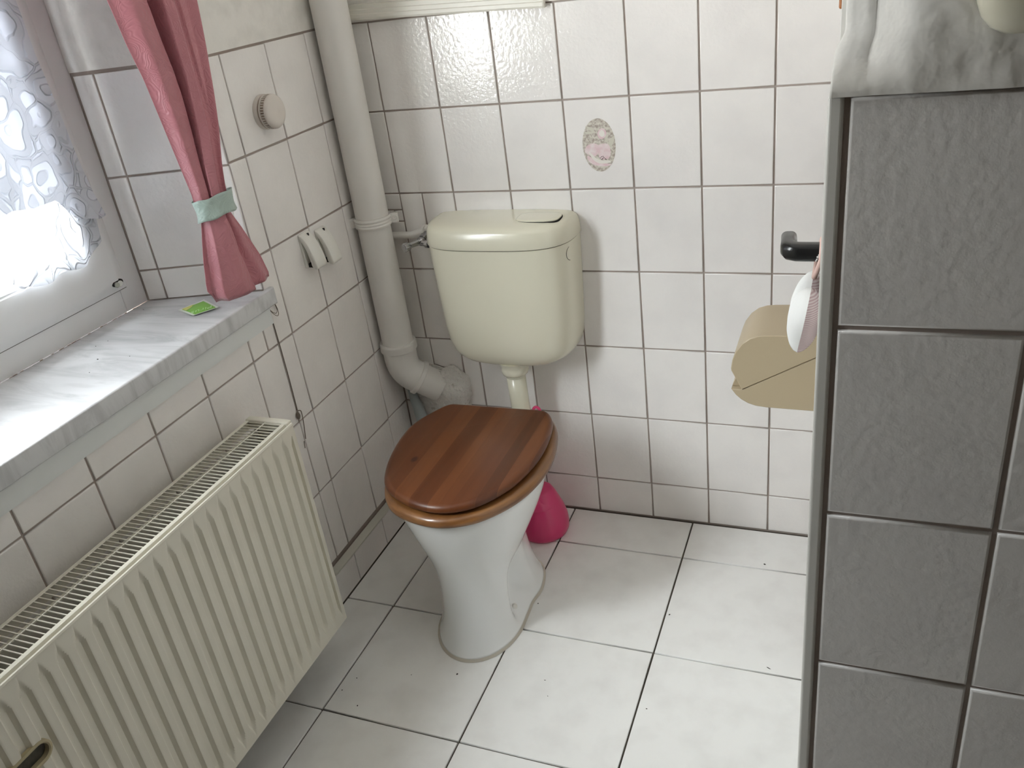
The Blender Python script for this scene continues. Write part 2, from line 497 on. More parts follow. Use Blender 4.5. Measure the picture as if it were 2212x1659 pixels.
def stripe_mat():
    m = mat('pink_striped_cotton', (0.66, 0.52, 0.52), 0.9)
    nt = m.node_tree; N = nt.nodes; L = nt.links
    tc = N.new('ShaderNodeTexCoord')
    wv = N.new('ShaderNodeTexWave'); wv.wave_type = 'BANDS'; wv.bands_direction = 'Z'
    wv.inputs['Scale'].default_value = 110; wv.inputs['Distortion'].default_value = 0.6
    L.new(tc.outputs['Object'], wv.inputs['Vector'])
    mx = N.new('ShaderNodeMix'); mx.data_type = 'RGBA'
    mx.inputs['A'].default_value = (0.74, 0.66, 0.65, 1); mx.inputs['B'].default_value = (0.52, 0.36, 0.37, 1)
    L.new(wv.outputs['Fac'], mx.inputs['Factor']); L.new(mx.outputs['Result'], N['Principled BSDF'].inputs['Base Color'])
    return m

def floral_bg_mat():
    m = mat('floral_print_ground', (0.5, 0.45, 0.4), 0.3, mottle=(170, (0.36, 0.30, 0.26), 0.40, 0.62))
    rp = [n for n in m.node_tree.nodes if n.type == 'VALTORGB'][0]
    rp.color_ramp.elements[0].color = (0.64, 0.61, 0.53, 1)
    return m

M['marble'] = marble_mat()
M['wood'] = wood_mat('varnished_pine_staves')
M['seat_wood'] = mat('varnished_pine_seat', (0.26, 0.115, 0.035), 0.35, mottle=(34, (0.13, 0.048, 0.014), 0.40, 0.66), coat=0.4, stretch=(0.35, 0.12, 3.0))
M['curtain'] = embossed_fabric('dusty_pink_moire_fabric', (0.50, 0.195, 0.225), (0.43, 0.155, 0.185), rough=0.42)
M['teal'] = embossed_fabric('pale_mint_satin', (0.42, 0.52, 0.475), (0.37, 0.475, 0.43), rough=0.35)
M['lace'] = lace_mat('floral_lace', 0.980, 0.75)
M['lace_dense'] = lace_mat('floral_lace_dense', 0.982, 1.25)
M['glass'] = glass_mat()
M['stripe'] = stripe_mat()
M['floral'] = floral_bg_mat()
M['petal'] = mat('pale_pink_petal_print', (0.70, 0.52, 0.54), 0.3, mottle=(60, (0.76, 0.68, 0.67), 0.4, 0.65))
M['petal_white'] = mat('cream_petal_print', (0.76, 0.73, 0.67), 0.3)
M['leaf'] = mat('sage_leaf_print', (0.60, 0.58, 0.49), 0.3)

# ------------------------------------------------------------------ tiled walls
def tiles(bm, polys, org, U, V, Nn, gap=0.0040, thick=0.0035, bev=0.0016, mi=1):
    """rounded-edge tiles on a grout plane; polys are lists of 2D points or (u0,u1,v0,v1)"""
    org, U, V, Nn = Vector(org), Vector(U), Vector(V), Vector(Nn)
    for p in polys:
        if len(p) == 4 and not isinstance(p[0], (tuple, list)):
            u0, u1, v0, v1 = p
            p = [(u0, v0), (u1, v0), (u1, v1), (u0, v1)]
        a = sum(p[i][0] * p[(i + 1) % len(p)][1] - p[(i + 1) % len(p)][0] * p[i][1] for i in range(len(p)))
        if a < 0: p = p[::-1]
        base = inset_poly(p, gap / 2)
        tilt = (random.uniform(-1, 1) * 0.0012, random.uniform(-1, 1) * 0.0012)
        cu = sum(q[0] for q in base) / len(base); cv = sum(q[1] for q in base) / len(base)
        rings = []
        for ins, h in ((0, -thick - 0.001), (0, -bev), (bev * 0.3, -bev * 0.3), (bev, 0)):
            q = inset_poly(base, ins) if ins else base
            rings.append([bm.verts.new(org + U * x + V * y + Nn * (h + tilt[0] * (x - cu) + tilt[1] * (y - cv))) for x, y in q])
        n = len(base)
        for r0, r1 in zip(rings, rings[1:]):
            for k in range(n):
                f = bm.faces.new([r0[k], r0[(k + 1) % n], r1[(k + 1) % n], r1[k]]); f.material_index = mi; f.smooth = True
        f = bm.faces.new(rings[-1]); f.material_index = mi; f.smooth = False

def grid_cells(us, vs, skip=None):
    out = []
    for a, b in zip(us, us[1:]):
        for c, d in zip(vs, vs[1:]):
            if skip and skip((a + b) / 2, (c + d) / 2): continue
            out.append((a, b, c, d))
    return out

GR = 0.0035
Z = [0.110, 0.310, 0.510, 0.710, 0.910, 1.110, 1.309]
VX = [0.102 + 0.15 * i for i in range(8)]
XR = 1.155                 # face of the right wall
YP = -1.115                # its end face, towards the camera
TOPZ = 2.35

def wall_obj(name, bm, mats):
    me = bpy.data.meshes.new(name)
    bm.to_mesh(me); bm.free()
    o = link(name, me, mats)
    o['kind'] = 'structure'
    return o

# back wall
bm = bmesh.new()
box(bm, -0.42, 1.60, GR, 0.16, -0.02, TOPZ)
cells = []
us = [0.0] + VX
us[-1] = 1.152
cells += grid_cells(us, [0.0, 0.110, 0.310])
# row 0.310 - 0.510 with cut tiles round the pipe outlet
cells += [(0.0, 0.111, 0.310, 0.510), [(0.111, 0.432), (0.199, 0.404), (0.201, 0.510), (0.111, 0.510)],
          [(0.111, 0.310), (0.199, 0.310), (0.199, 0.404), (0.111, 0.432)], (0.200, 0.2515, 0.310, 0.510)]
cells += grid_cells([0.2515, 0.402, 0.552, 0.702, 0.852, 1.002, 1.152], [0.310, 0.510])
cells += grid_cells(us, [0.510, 0.710])
# row 0.710 - 0.910 with small cut pieces beside the pipe and the valve
cells += [(0.0, 0.102, 0.868, 0.910), (0.0, 0.078, 0.838, 0.868), (0.078, 0.102, 0.838, 0.868), (0.0, 0.102, 0.802, 0.838), (0.0, 0.102, 0.710, 0.802),
          (0.102, 0.165, 0.808, 0.910), (0.165, 0.252, 0.808, 0.910), (0.102, 0.252, 0.710, 0.808)]
cells += grid_cells([0.252, 0.402, 0.552, 0.702, 0.852, 1.002, 1.152], [0.710, 0.910])
cells += grid_cells(us, [0.910, 1.110, 1.309])
tiles(bm, cells, (0, 0, 0), (1, 0, 0), (0, 0, 1), (0, -1, 0))
wall_back = wall_obj('wall_back', bm, [M['grout'], M['tile']])

bm = bmesh.new()
box(bm, 0.0, 1.155, -0.004, GR, 1.311, TOPZ)
o = obj('rough_plaster', bm, M['plaster'], wall_back)

# floral print on one tile of the back wall
def flat_poly(bm, pts, y, cx, cz, sx=1.0, sz=1.0):
    f = bm.faces.new([bm.verts.new((cx + p[0] * sx, y, cz + p[1] * sz)) for p in pts])
    return f
FX, FZ = 0.628, 1.0085
bm = bmesh.new()
flat_poly(bm, [(0.0378 * math.cos(a), 0.0585 * math.sin(a)) for a in [2 * PI * k / 48 for k in range(48)]], -0.0004, FX, FZ)
fl = obj('floral_print', bm, M['floral'], wall_back)
def leafp(x0, z0, x1, z1, w, n=8):
    d = Vector((x1 - x0, z1 - z0)); q = Vector((-d.y, d.x)).normalized()
    L_ = [(x0 + d.x * t + q.x * w * math.sin(PI * t), z0 + d.y * t + q.y * w * math.sin(PI * t)) for t in [i / n for i in range(n + 1)]]
    R_ = [(x0 + d.x * t - q.x * w * math.sin(PI * t), z0 + d.y * t - q.y * w * math.sin(PI * t)) for t in [i / n for i in range(n - 1, 0, -1)]]
    return L_ + R_
bm = bmesh.new()
S = 0.0378 / 4.0           # print drawn in 4 x 6.2 units
for k, (x0, z0, x1, z1, w) in enumerate([(-3.0, 4.6, -0.6, 3.0, .35), (-3.6, 3.0, -0.6, 3.0, .30), (2.2, -0.2, 1.6, 3.4, .32), (1.9, -1.2, 3.9, 2.2, .55), (0.1, -5.4, 0.3, -3.6, .35), (0.5, -5.9, 1.8, -3.9, .35), (-2.6, -4.2, -0.6, -3.2, .3)]):
    flat_poly(bm, leafp(x0, z0, x1, z1, w), -0.0006 - 0.00001 * k, FX, FZ, S, S)
obj('leaf_print', bm, M['leaf'], wall_back)
bm = bmesh.new()
flat_poly(bm, smooth_poly([(-3.6, -1.2), (-3.0, -0.1), (-1.6, 0.5), (-0.3, 0.1), (-0.2, -1.6), (-1.4, -2.6), (-3.0, -1.9)], 4), -0.0007, FX, FZ, S, S)
flat_poly(bm, smooth_poly([(-0.4, -0.2), (0.6, 0.3), (2.2, 0.2), (2.7, -1.2), (2.5, -2.6), (1.6, -3.4), (0.0, -3.1), (-0.3, -1.4)], 4), -0.00072, FX, FZ, S, S)
flat_poly(bm, smooth_poly([(-3.0, -2.3), (-1.2, -3.3), (1.2, -4.2), (2.8, -4.6), (1.0, -5.0), (-1.4, -4.6), (-2.8, -3.6)], 4), -0.00074, FX, FZ, S, S)
flat_poly(bm, smooth_poly([(-0.2, 2.6), (0.6, 3.8), (1.6, 3.7), (2.0, 2.6), (1.3, 1.6), (0.3, 1.5)], 4), -0.00076, FX, FZ, S, S)
obj('petal_print', bm, M['petal'], wall_back)
bm = bmesh.new()
flat_poly(bm, smooth_poly([(-2.7, -1.5), (-1.9, -2.0), (-1.0, -2.9), (0.4, -3.5), (2.2, -3.6), (2.6, -4.0), (1.2, -4.3), (-0.6, -4.1), (-1.8, -3.1)], 4), -0.0009, FX, FZ, S, S)
flat_poly(bm, smooth_poly([(0.2, 2.6), (0.8, 3.5), (1.5, 3.0), (1.4, 2.2), (0.8, 1.9)], 4), -0.00092, FX, FZ, S, S)
obj('white_petal_print', bm, M['petal_white'], wall_back)
bm = bmesh.new()
for x, z in [(0.1, -2.95), (0.4, -2.7), (0.7, -3.1), (1.0, -2.9), (1.3, -3.2), (0.5, -3.25), (0.8, -2.6), (1.5, -3.35)]:
    flat_poly(bm, [(x + 0.16 * math.cos(a), z + 0.09 * math.sin(a)) for a in [2 * PI * k / 8 for k in range(8)]], -0.0011, FX, FZ, S, S)
obj('stamen_print', bm, M['speck'], wall_back)

# left wall with the window opening (splayed reveals)
OY0, OY1 = -0.463, -1.86          # opening edges on the room side
WX = -0.255                       # face of the window frame
SP = 0.29
def rev(x): return OY0 + SP * x   # x negative -> further from the corner
def rev2(x): return OY1 - SP * x
bm = bmesh.new()
prism(bm, [(-GR, GR), (-GR, OY0 - 0.001), (WX, rev(WX)), (-0.33, rev(WX)), (-0.33, GR)], 2, 0, TOPZ)
prism(bm, [(-GR, OY1 + 0.001), (-GR, -2.90), (-0.33, -2.90), (-0.33, rev2(WX)), (WX, rev2(WX))], 2, 0, TOPZ)
prism(bm, [(-GR, OY0), (-GR, OY1), (-0.33, OY1), (-0.33, OY0)], 2, 0, 0.80)
prism(bm, [(-GR, OY0), (-GR, OY1), (-0.33, OY1), (-0.33, OY0)], 2, 2.08, TOPZ)
cells = grid_cells([0.0, 0.107, 0.257, 0.407, 0.463], Z)
cells += grid_cells([0.463] + [0.554 + 0.15 * i for i in range(9)] + [1.86], [0.110, 0.310, 0.510, 0.710])
cells += grid_cells([0.463, 0.500, 0.554] + [0.704 + 0.15 * i for i in range(8)] + [1.86], [0.710, 0.7975])
cells += grid_cells([1.86, 1.904, 2.054, 2.204, 2.354, 2.504, 2.654, 2.804, 2.90], Z)
tiles(bm, cells, (0, 0, 0), (0, -1, 0), (0, 0, 1), (1, 0, 0), gap=0.0043)
# reveal tiles
rv = Vector((WX, rev(WX) - OY0, 0)); rl = rv.length; ru = rv.normalized()
rn = Vector((-ru.y, ru.x, 0)); rn = rn if rn.y < 0 else -rn
cells = grid_cells([0.0, rl - 0.198, rl - 0.047, rl - 0.003], [0.8385, 0.907, 1.107, 1.307])
tiles(bm, cells, Vector((0, OY0, 0)) + rn * 0.0035, ru, (0, 0, 1), rn)
rv = Vector((WX, rev2(WX) - OY1, 0)); ru = rv.normalized(); rn2 = Vector((rn.x, -rn.y, 0))
tiles(bm, cells, Vector((0, OY1, 0)) + rn2 * 0.0035, ru, (0, 0, 1), rn2)
wall_left = wall_obj('wall_left', bm, [M['grout'], M['tile']])
# plaster above the tiles
bm = bmesh.new()
prism(bm, [(0.001, GR), (0.001, OY0 - 0.002), (-GR, OY0 - 0.002), (-GR, GR)], 2, 1.312, TOPZ)
prism(bm, [(0.001, OY1 + 0.002), (0.001, -2.90), (-GR, -2.90), (-GR, OY1 + 0.002)], 2, 1.312, TOPZ)
prism(bm, [(0.001, OY0 - 0.002), (0.001, OY1 + 0.002), (-GR, OY1 + 0.002), (-GR, OY0 - 0.002)], 2, 2.08, TOPZ)
p0 = Vector((0.0, OY0)); p1 = Vector((WX, rev(WX))); nn = Vector((rn.x, rn.y)) * 0.0045
prism(bm, [tuple(p0 + nn), tuple(p1 + nn), tuple(p1), tuple(p0)], 2, 1.312, 2.08)
q0 = Vector((0.0, OY1)); q1 = Vector((WX, rev2(WX))); nn2 = Vector((rn2.x, rn2.y)) * 0.0045
prism(bm, [tuple(q0 + nn2), tuple(q1 + nn2), tuple(q1), tuple(q0)], 2, 1.312, 2.08)
obj('rough_plaster', bm, M['plaster'], wall_left)
# plastered band right under the sill
bm = bmesh.new()
prism(bm, [(0.0045, -0.466), (0.0045, -1.86), (-0.003, -1.86), (-0.003, -0.466)], 2, 0.762, 0.7995)
obj('plaster_band', bm, mat('smooth_grey_plaster', (0.70, 0.72, 0.71), 0.7, bump=(80, 0.2, 0.001)), wall_left)
# baseboard of cut tiles with a bevelled ledge
bm = bmesh.new()
prism(bm, [(0.0005, 0.0), (0.0140, 0.0), (0.0140, 0.0895), (0.0005, 0.0970)], 1, -0.001, -2.90)
cells = grid_cells([0.0] + [0.118 + 0.15 * i for i in range(19)], [0.002, 0.0895])
tiles(bm, cells, (0.0178, 0, 0), (0, -1, 0), (0, 0, 1), (1, 0, 0), gap=0.0028)
bb = wall_obj('baseboard_left', bm, [M['duct'], M['tile']])
for p in bb.data.polygons:
    pass
# light ledge strip on top of the baseboard
bm = bmesh.new()
prism(bm, [(0.0005, 0.0970), (0.0005, 0.1000), (0.0186, 0.0930), (0.0186, 0.0895), (0.0005, 0.0895)], 1, -0.001, -2.90)
o = obj('trim_1', bm, mat('cream_ledge_paint', (0.60, 0.585, 0.52), 0.5)); o['kind'] = 'structure'

# right wall: a block whose tiled end faces the camera
bm = bmesh.new()
box(bm, XR, 2.2, YP + GR, GR, -0.02, 1.2935)
box(bm, 1.225, 2.2, YP + 0.004, -1.02, 1.2935, TOPZ)
box(bm, 1.1745, 2.2, -1.02, GR, 1.2935, TOPZ)
PZ = [0.0, 0.092, 0.292, 0.493, 0.695, 0.8955, 1.0965, 1.2945]
PX = [XR + 0.0085, 1.3120, 1.462, 1.612, 1.762, 1.912, 2.062, 2.2]
tiles(bm, grid_cells(PX, PZ), (0, YP, 0), (1, 0, 0), (0, 0, 1), (0, -1, 0), gap=0.0042, thick=0.0040, bev=0.0026)
tiles(bm, grid_cells([0.0, 0.13, 0.28, 0.43, 0.58, 0.73, 0.88, 1.03, 1.107], Z[:1] + Z[1:-1] + [1.2945]), (XR, 0, 0), (0, -1, 0), (0, 0, 1), (-1, 0, 0), thick=0.0)
wall_right = wall_obj('wall_right', bm, [M['grout'], M['tile']])
# white corner profile
bm = bmesh.new()
box(bm, XR - 0.0062, XR + 0.0062, YP - 0.0008, YP + 0.010, 0.0, 1.2945, 0.0030, 4)
o = obj('trim_2', bm, mat('white_corner_profile', (0.74, 0.725, 0.68), 0.3), smooth=False); o['kind'] = 'structure'

# rough plaster above the tiles of the right wall, with a rounded corner and a swollen lip
bm = bmesh.new()
prof = [(1.172, -0.60), (1.1585, -1.02), (1.1575, -1.072), (1.1590, -1.0805), (1.164, -1.0835), (1.171, -1.0870), (1.1775, -1.0915), (1.1795, -1.0905), (1.1820, -1.0930), (1.187, -1.0985), (1.192, -1.1040), (1.1975, -1.1095), (1.203, -1.1140), (1.209, -1.1165), (1.214, -1.1165), (1.218, -1.1175)]
prof += [(1.218 + 0.006 * k, -1.1175) for k in range(1, 30)] + [(1.40 + 0.08 * k, -1.1175) for k in range(11)]
zs = [1.2945 + 0.004 * k for k in range(20)] + [1.3745 + 0.012 * k for k in range(1, 12)] + [1.56, 1.70, 1.9, 2.1, TOPZ]
rows = []
for z in zs:
    lip = math.exp(-((z - 1.2945) / 0.012) ** 2)
    flare = 1 - sstep(1.315, 1.345, z + 0.010 * noise.noise(Vector((0, 0, z * 40))))
    r = []
    for (x, y) in prof:
        k = max(0, 1 - (x - 1.157) / 0.05) if x < 1.207 else 0
        nx = noise.noise(Vector((x * 30, y * 30, z * 18))) * 0.0018 + noise.noise(Vector((x * 95, y * 95, z * 60))) * 0.0010
        if y > -1.05: nx = 0; k = 0
        wob = noise.noise(Vector((x * 45, 3, 1))) * 0.003
        bq = (1 - sstep(1.297, 1.322, z)) if (x < 1.22 and y < -1.05) else 0
        y = y * (1 - bq) + min(y, -1.1150) * bq
        r.append(bm.verts.new((x - 0.0075 * flare * k + nx * 0.5, y - 0.0035 * lip - 0.004 * flare * k + nx * 1.2, z + wob * (1 if z < 1.2946 else 0) * 0.3)))
    rows.append(r)
for a, b in zip(rows, rows[1:]):
    for i in range(len(a) - 1):
        bm.faces.new([a[i], a[i + 1], b[i + 1], b[i]])
o = obj('rough_plaster', bm, M['plaster'], wall_right, smooth=True)

# floor
bm = bmesh.new()
box(bm, -0.10, 2.2, -2.95, 0.16, -0.06, -0.0045)
FXJ = [0.0165, 0.150, 0.480, 0.810, 1.140, 1.470, 1.800, 2.2]
FYJ = [0.0045, 0.153, 0.4855, 0.8185, 1.1515, 1.4845, 1.8175, 2.1505, 2.4835, 2.8165, 2.95]
tiles(bm, grid_cells(FXJ, FYJ, lambda u, v: u > 1.16 and v < 1.1), (0, 0, 0), (1, 0, 0), (0, -1, 0), (0, 0, 1), gap=0.0042, thick=0.0045, bev=0.0012)
floor = wall_obj('floor', bm, [M['floor_grout'], M['floor_tile']])
# ceiling and the room behind the camera
bm = bmesh.new(); box(bm, -0.42, 2.25, -3.0, 0.16, TOPZ, TOPZ + 0.08)
wall_obj('ceiling', bm, [M['ceiling']])
bm = bmesh.new(); box(bm, -0.42, 2.3, -3.0, -2.90, -0.02, TOPZ)
wall_obj('wall_front', bm, [M['hall']])
bm = bmesh.new(); box(bm, 2.1, 2.2, -2.90, YP, -0.02, TOPZ)
wall_obj('wall_side', bm, [M['hall']])

# ------------------------------------------------------------------ window
win = thing('window_1', None, None, (WX, -1.24, 0.838), kind='structure')
win['kind'] = 'structure'
ZB, ZT = 0.838, 2.08
YA, YB = rev(WX) + 0.0, rev2(WX)
XO = -0.325
bm = bmesh.new()
def bar(bm, y0, y1, z0, z1, x0, x1, bev=0.0): box(bm, x0, x1, min(y0, y1), max(y0, y1), z0, z1, bev)
bar(bm, YA, YA - 0.062, ZB, ZT, XO, WX, 0.002)
bar(bm, YB, YB + 0.062, ZB, ZT, XO, WX, 0.002)
bar(bm, YA - 0.062, YB + 0.062, ZT - 0.06, ZT, XO, WX, 0.002)
bar(bm, YA - 0.0625, YB + 0.0625, ZB, ZB + 0.056, XO, WX, 0.002)
obj('window_frame', bm, M['pvc'], win)
def sash(ya, yb):
    """ya nearer the corner; section: chamfered outer edge, flat face, rounded bead, glass"""
    z0, z1 = 0.889, ZT - 0.052
    sec = [(0.000, -0.2549), (0.0003, -0.2512), (0.0035, -0.2490), (0.024, -0.2390), (0.028, -0.2375), (0.0885, -0.2370), (0.0900, -0.2385), (0.0915, -0.2395), (0.0945, -0.2375), (0.102, -0.2400), (0.108, -0.2470), (0.110, -0.2760), (0.0, -0.2760)]
    bm = bmesh.new()
    rings = []
    for (d, x) in sec:
        rings.append([bm.verts.new((x, ya - d, z0 + d)), bm.verts.new((x, yb + d, z0 + d)), bm.verts.new((x, yb + d, z1 - d)), bm.verts.new((x, ya - d, z1 - d))])
    rings.append(rings[0])
    for a, b in zip(rings, rings[1:]):
        for k in range(4):
            bm.faces.new([a[k], a[(k + 1) % 4], b[(k + 1) % 4], b[k]])
    s = obj('sash', bm, M['pvc'], win, angle=35)
    bm = bmesh.new()
    for (a0, a1, b0, b1) in ((yb - 0.0022, ya + 0.0022, z0 - 0.0022, z0), (ya, ya + 0.0022, z0, z1), (yb - 0.0022, yb, z0, z1), (yb - 0.0022, ya + 0.0022, z1, z1 + 0.0022)):
        box(bm, -0.2562, -0.2546, a0, a1, b0, b1)
    obj('joint_shade', bm, M['joint_shade'], s)  # dark strips added to draw the shaded gap line around the sash
    bm = bmesh.new()
    box(bm, -0.2640, -0.2600, yb + 0.105, ya - 0.105, z0 + 0.105, z1 - 0.105)
    obj('pane', bm, M['glass'], s)
    return s
s1 = sash(YA - 0.046, -1.115)
s2 = sash(-1.120, YB + 0.046)
# corner hinge fitting in the sash
bm = bmesh.new()
hp = [(0.011 * math.cos(a) * 1.3, 0.0075 * math.sin(a)) for a in [2 * PI * k / 20 for k in range(20)]]
prism(bm, [(-0.6120 + p[0], 0.9095 + p[1]) for p in hp], 0, -0.2560, -0.2385)
hg = obj('hinge_recess', bm, M['dark'], win)
bm = bmesh.new(); lathe(bm, (-0.2385, -0.6175, 0.9075), (1, -0.25, -0.1), [(0, 0.0055), (0.004, 0.0055), (0.005, 0.0045)], 16)
obj('hinge_pin', bm, M['steel'], win, smooth=False)
bm = bmesh.new(); lathe(bm, (-0.2385, -0.6105, 0.9085), (1, -0.25, -0.1), [(0, 0.0030), (0.005, 0.0065), (0.006, 0.0055)], 16)
obj('hinge_sleeve', bm, M['white_plastic'], win)
# outside sill, seen through the clear strip under the lace
bm = bmesh.new(); box(bm, -0.56, -0.335, -2.05, -0.52, 0.80, 0.83); box(bm, -0.575, -0.56, -2.05, -0.52, 0.77, 0.845)
o = obj('outer_ledge', bm, mat('grey_metal_ledge', (0.22, 0.23, 0.25), 0.4), win)
settle(win)

# window sill
bm = bmesh.new()
pl = [(0.012, -0.442), (0.0005, -0.442), (0.0005, OY0 - 0.004), (WX + 0.0, rev(WX) - 0.002), (WX, rev2(WX) + 0.002), (0.0005, OY1 + 0.004), (0.0005, -1.885), (0.012, -1.885)]
A_, B_, fs = prism(bm, pl, 2, 0.7998, 0.8378)
es = [e for e in bm.edges if all(v.co.x > 0.011 for v in e.verts)]
bmesh.ops.bevel(bm, geom=es, offset=0.0045, segments=4, affect='EDGES', profile=0.5)
o = obj('window_sill', bm, M['marble'], angle=40)
tag(o, 'white and grey veined marble window sill above the cream radiator', 'window sill')
# dirt line along the joint of frame and sill
bm = bmesh.new()
for k in range(90):
    y = -0.56 - k * 0.014 - random.random() * 0.006
    if random.random() < 0.35: continue
    L_ = 0.004 + random.random() * 0.008
    box(bm, WX + 0.0005, WX + 0.0012 + random.random() * 0.0012, y - L_, y, 0.8378, 0.8384 + random.random() * 0.0008)
o = obj('dirt_line', bm, mat('brown_dirt', (0.20, 0.15, 0.12), 0.9))
tag(o, 'broken brown dirt line along the joint of window frame and sill', 'dirt', kind='stuff')

# ------------------------------------------------------------------ radiator
RX0, RX1 = 0.045, 0.145
RY0, RY1 = -0.657, -2.05
RZ0, RZ1 = 0.114, 0.6365
rad = thing('radiator', 'cream panel radiator with fluted front under the window sill', 'radiator', (0.095, -1.35, 0.114))
PITCH = 0.0333
def flute(y, z):
    ph = ((-0.649 - y) / PITCH) % 1.0
    top, bot = 0.624, 0.126
    t = min(top - z, z - bot)
    if t <= 0 or y > -0.668 or y < RY1 + 0.02: return 0.0
    # the groove opens from a point and reaches full width over 35 mm
    k = min(1.0, t / 0.034)
    dd = abs(ph - 0.5)
    depth = 0.0075 * min(1.0, 0.25 + 0.75 * k)
    return -max(0.0, min(1.0, (0.285 * k + 0.02 - dd) / 0.155)) * depth
bm = bmesh.new()
ny = int((RY0 - RY1) / (PITCH / 20))
ys = [RY0 + (RY1 - RY0) * i / ny for i in range(ny + 1)]
zl = [RZ0, RZ0 + 0.004] + [0.126 + 0.005 * k for k in range(9)] + [0.171 + (0.580 - 0.171) * k / 12 for k in range(1, 12)] + [0.580 + 0.005 * k for k in range(9)] + [0.628]
SL = (-1.3350, -1.475, 0.4835, 0.5135)       # slot y range, z range
zl = sorted(set(zl + [0.478, SL[2], 0.489, 0.4985, 0.508, SL[3], 0.519]))
def in_slot(y, z):
    cy, cz, r = SL[0] - 0.015, 0.4985, 0.0150
    if y > cy: return math.hypot(y - cy, z - cz) < r
    return y > SL[1] and abs(z - cz) < r
grid = [[bm.verts.new((RX1 + flute(y, z) - 0.0022 * max(0, 1 - (z - RZ0) / 0.004), y, z)) for z in zl] for y in ys]
for i in range(len(ys) - 1):
    for j in range(len(zl) - 1):
        if in_slot((ys[i] + ys[i + 1]) / 2, (zl[j] + zl[j + 1]) / 2): continue
        bm.faces.new([grid[i][j], grid[i + 1][j], grid[i + 1][j + 1], grid[i][j + 1]])
# rolled top edge
fp = [(RX1, 0.628), (RX1 + 0.0010, 0.6315), (RX1 - 0.0004, 0.6345), (RX1 - 0.0030, 0.6350), (RX1 - 0.0045, 0.6325), (RX1 - 0.0055, 0.6270)]
prev = [g[-1] for g in grid]
for (x, z) in fp[1:]:
    cur = [bm.verts.new((x, y, z)) for y in ys]
    for i in range(len(ys) - 1):
        bm.faces.new([prev[i], prev[i + 1], cur[i + 1], cur[i]])
    prev = cur
obj('front_panel', bm, M['rad'], rad, angle=22)
# slot lining with rounded end and rim
bm = bmesh.new()
cap = [(SL[0] - 0.015 + 0.0152 * math.cos(a), 0.4985 + 0.0152 * math.sin(a)) for a in [-PI / 2 + PI * k / 14 for k in range(15)]]
outl = [(SL[1], 0.4985 - 0.0152)] + cap + [(SL[1], 0.4985 + 0.0152)]
out2 = inset_poly(outl, -0.0035); inn = inset_poly(outl, 0.0022)
loft(bm, [[(RX1 - 0.006, a, b) for a, b in out2], [(RX1 + 0.0006, a, b) for a, b in out2], [(RX1 + 0.0016, a, b) for a, b in outl], [(RX1 + 0.0004, a, b) for a, b in inn], [(RX1 - 0.022, a, b) for a, b in inn]], False, True)
obj('slot', bm, mat('olive_slot_enamel', (0.42, 0.36, 0.22), 0.5), rad, angle=40)  # olive lining, darker than the panel enamel
# back panel, end cover, fins
bm = bmesh.new(); box(bm, RX0, RX0 + 0.010, RY1, RY0 - 0.004, RZ0, 0.612, 0.002)
obj('back_panel', bm, M['rad'], rad)
bm = bmesh.new()
box(bm, RX1 - 0.016, RX1 - 0.0078, RY1, RY0 - 0.003, RZ0 + 0.002, 0.622, 0.001)
obj('water_channel', bm, M['rad_in'], rad)
bm = bmesh.new()
pts = []
k = 0; y = RY0 - 0.006
while y > RY1:
    pts.append((0.064 if k % 2 else 0.090, y)); y -= 0.0125; k += 1
Va = [bm.verts.new((x, yy, 0.14)) for x, yy in pts]; Vb = [bm.verts.new((x, yy, 0.560)) for x, yy in pts]
for i in range(len(pts) - 1): bm.faces.new([Va[i], Va[i + 1], Vb[i + 1], Vb[i]])
obj('convector_fins', bm, M['rad_in'], rad)
bm = bmesh.new()
box(bm, RX0 - 0.001, RX1 - 0.0005, RY0 - 0.0012, RY0 + 0.0012, RZ0 + 0.004, 0.6280, 0.0008)
obj('side_cover', bm, M['rad'], rad)
# top grille
bm = bmesh.new()
GZ = 0.6365
for x0, x1 in ((0.0420, 0.0470), (0.0850, 0.0875), (0.1265, 0.1335)):
    box(bm, x0, x1, RY1, RY0 - 0.004, GZ - 0.0020, GZ, 0.0006, 1)
y = RY0 - 0.014; cnt = 0
while y > RY1:
    box(bm, 0.0450, 0.1290, y - 0.0009, y + 0.0009, GZ - 0.0022, GZ - 0.0003)
    y -= 0.0100
box(bm, 0.0395, 0.0420, RY1, RY0 - 0.002, GZ - 0.020, GZ - 0.0002)
box(bm, 0.1335, 0.1350, RY1, RY0 - 0.002, GZ - 0.016, GZ - 0.0002)
obj('top_grille', bm, M['rad'], rad)
bm = bmesh.new()
box(bm, 0.0370, 0.1395, RY0 - 0.0105, RY0 + 0.0060, GZ - 0.018, GZ + 0.0028, 0.0028, 3)
obj('end_cap', bm, M['rad'], rad, angle=50)
for yy in (-0.90, -1.75):
    bm = bmesh.new()
    box(bm, 0.0003, RX0 + 0.001, yy - 0.012, yy + 0.012, 0.20, 0.56)
    obj('wall_bracket', bm, M['rad'], rad)
settle(rad)

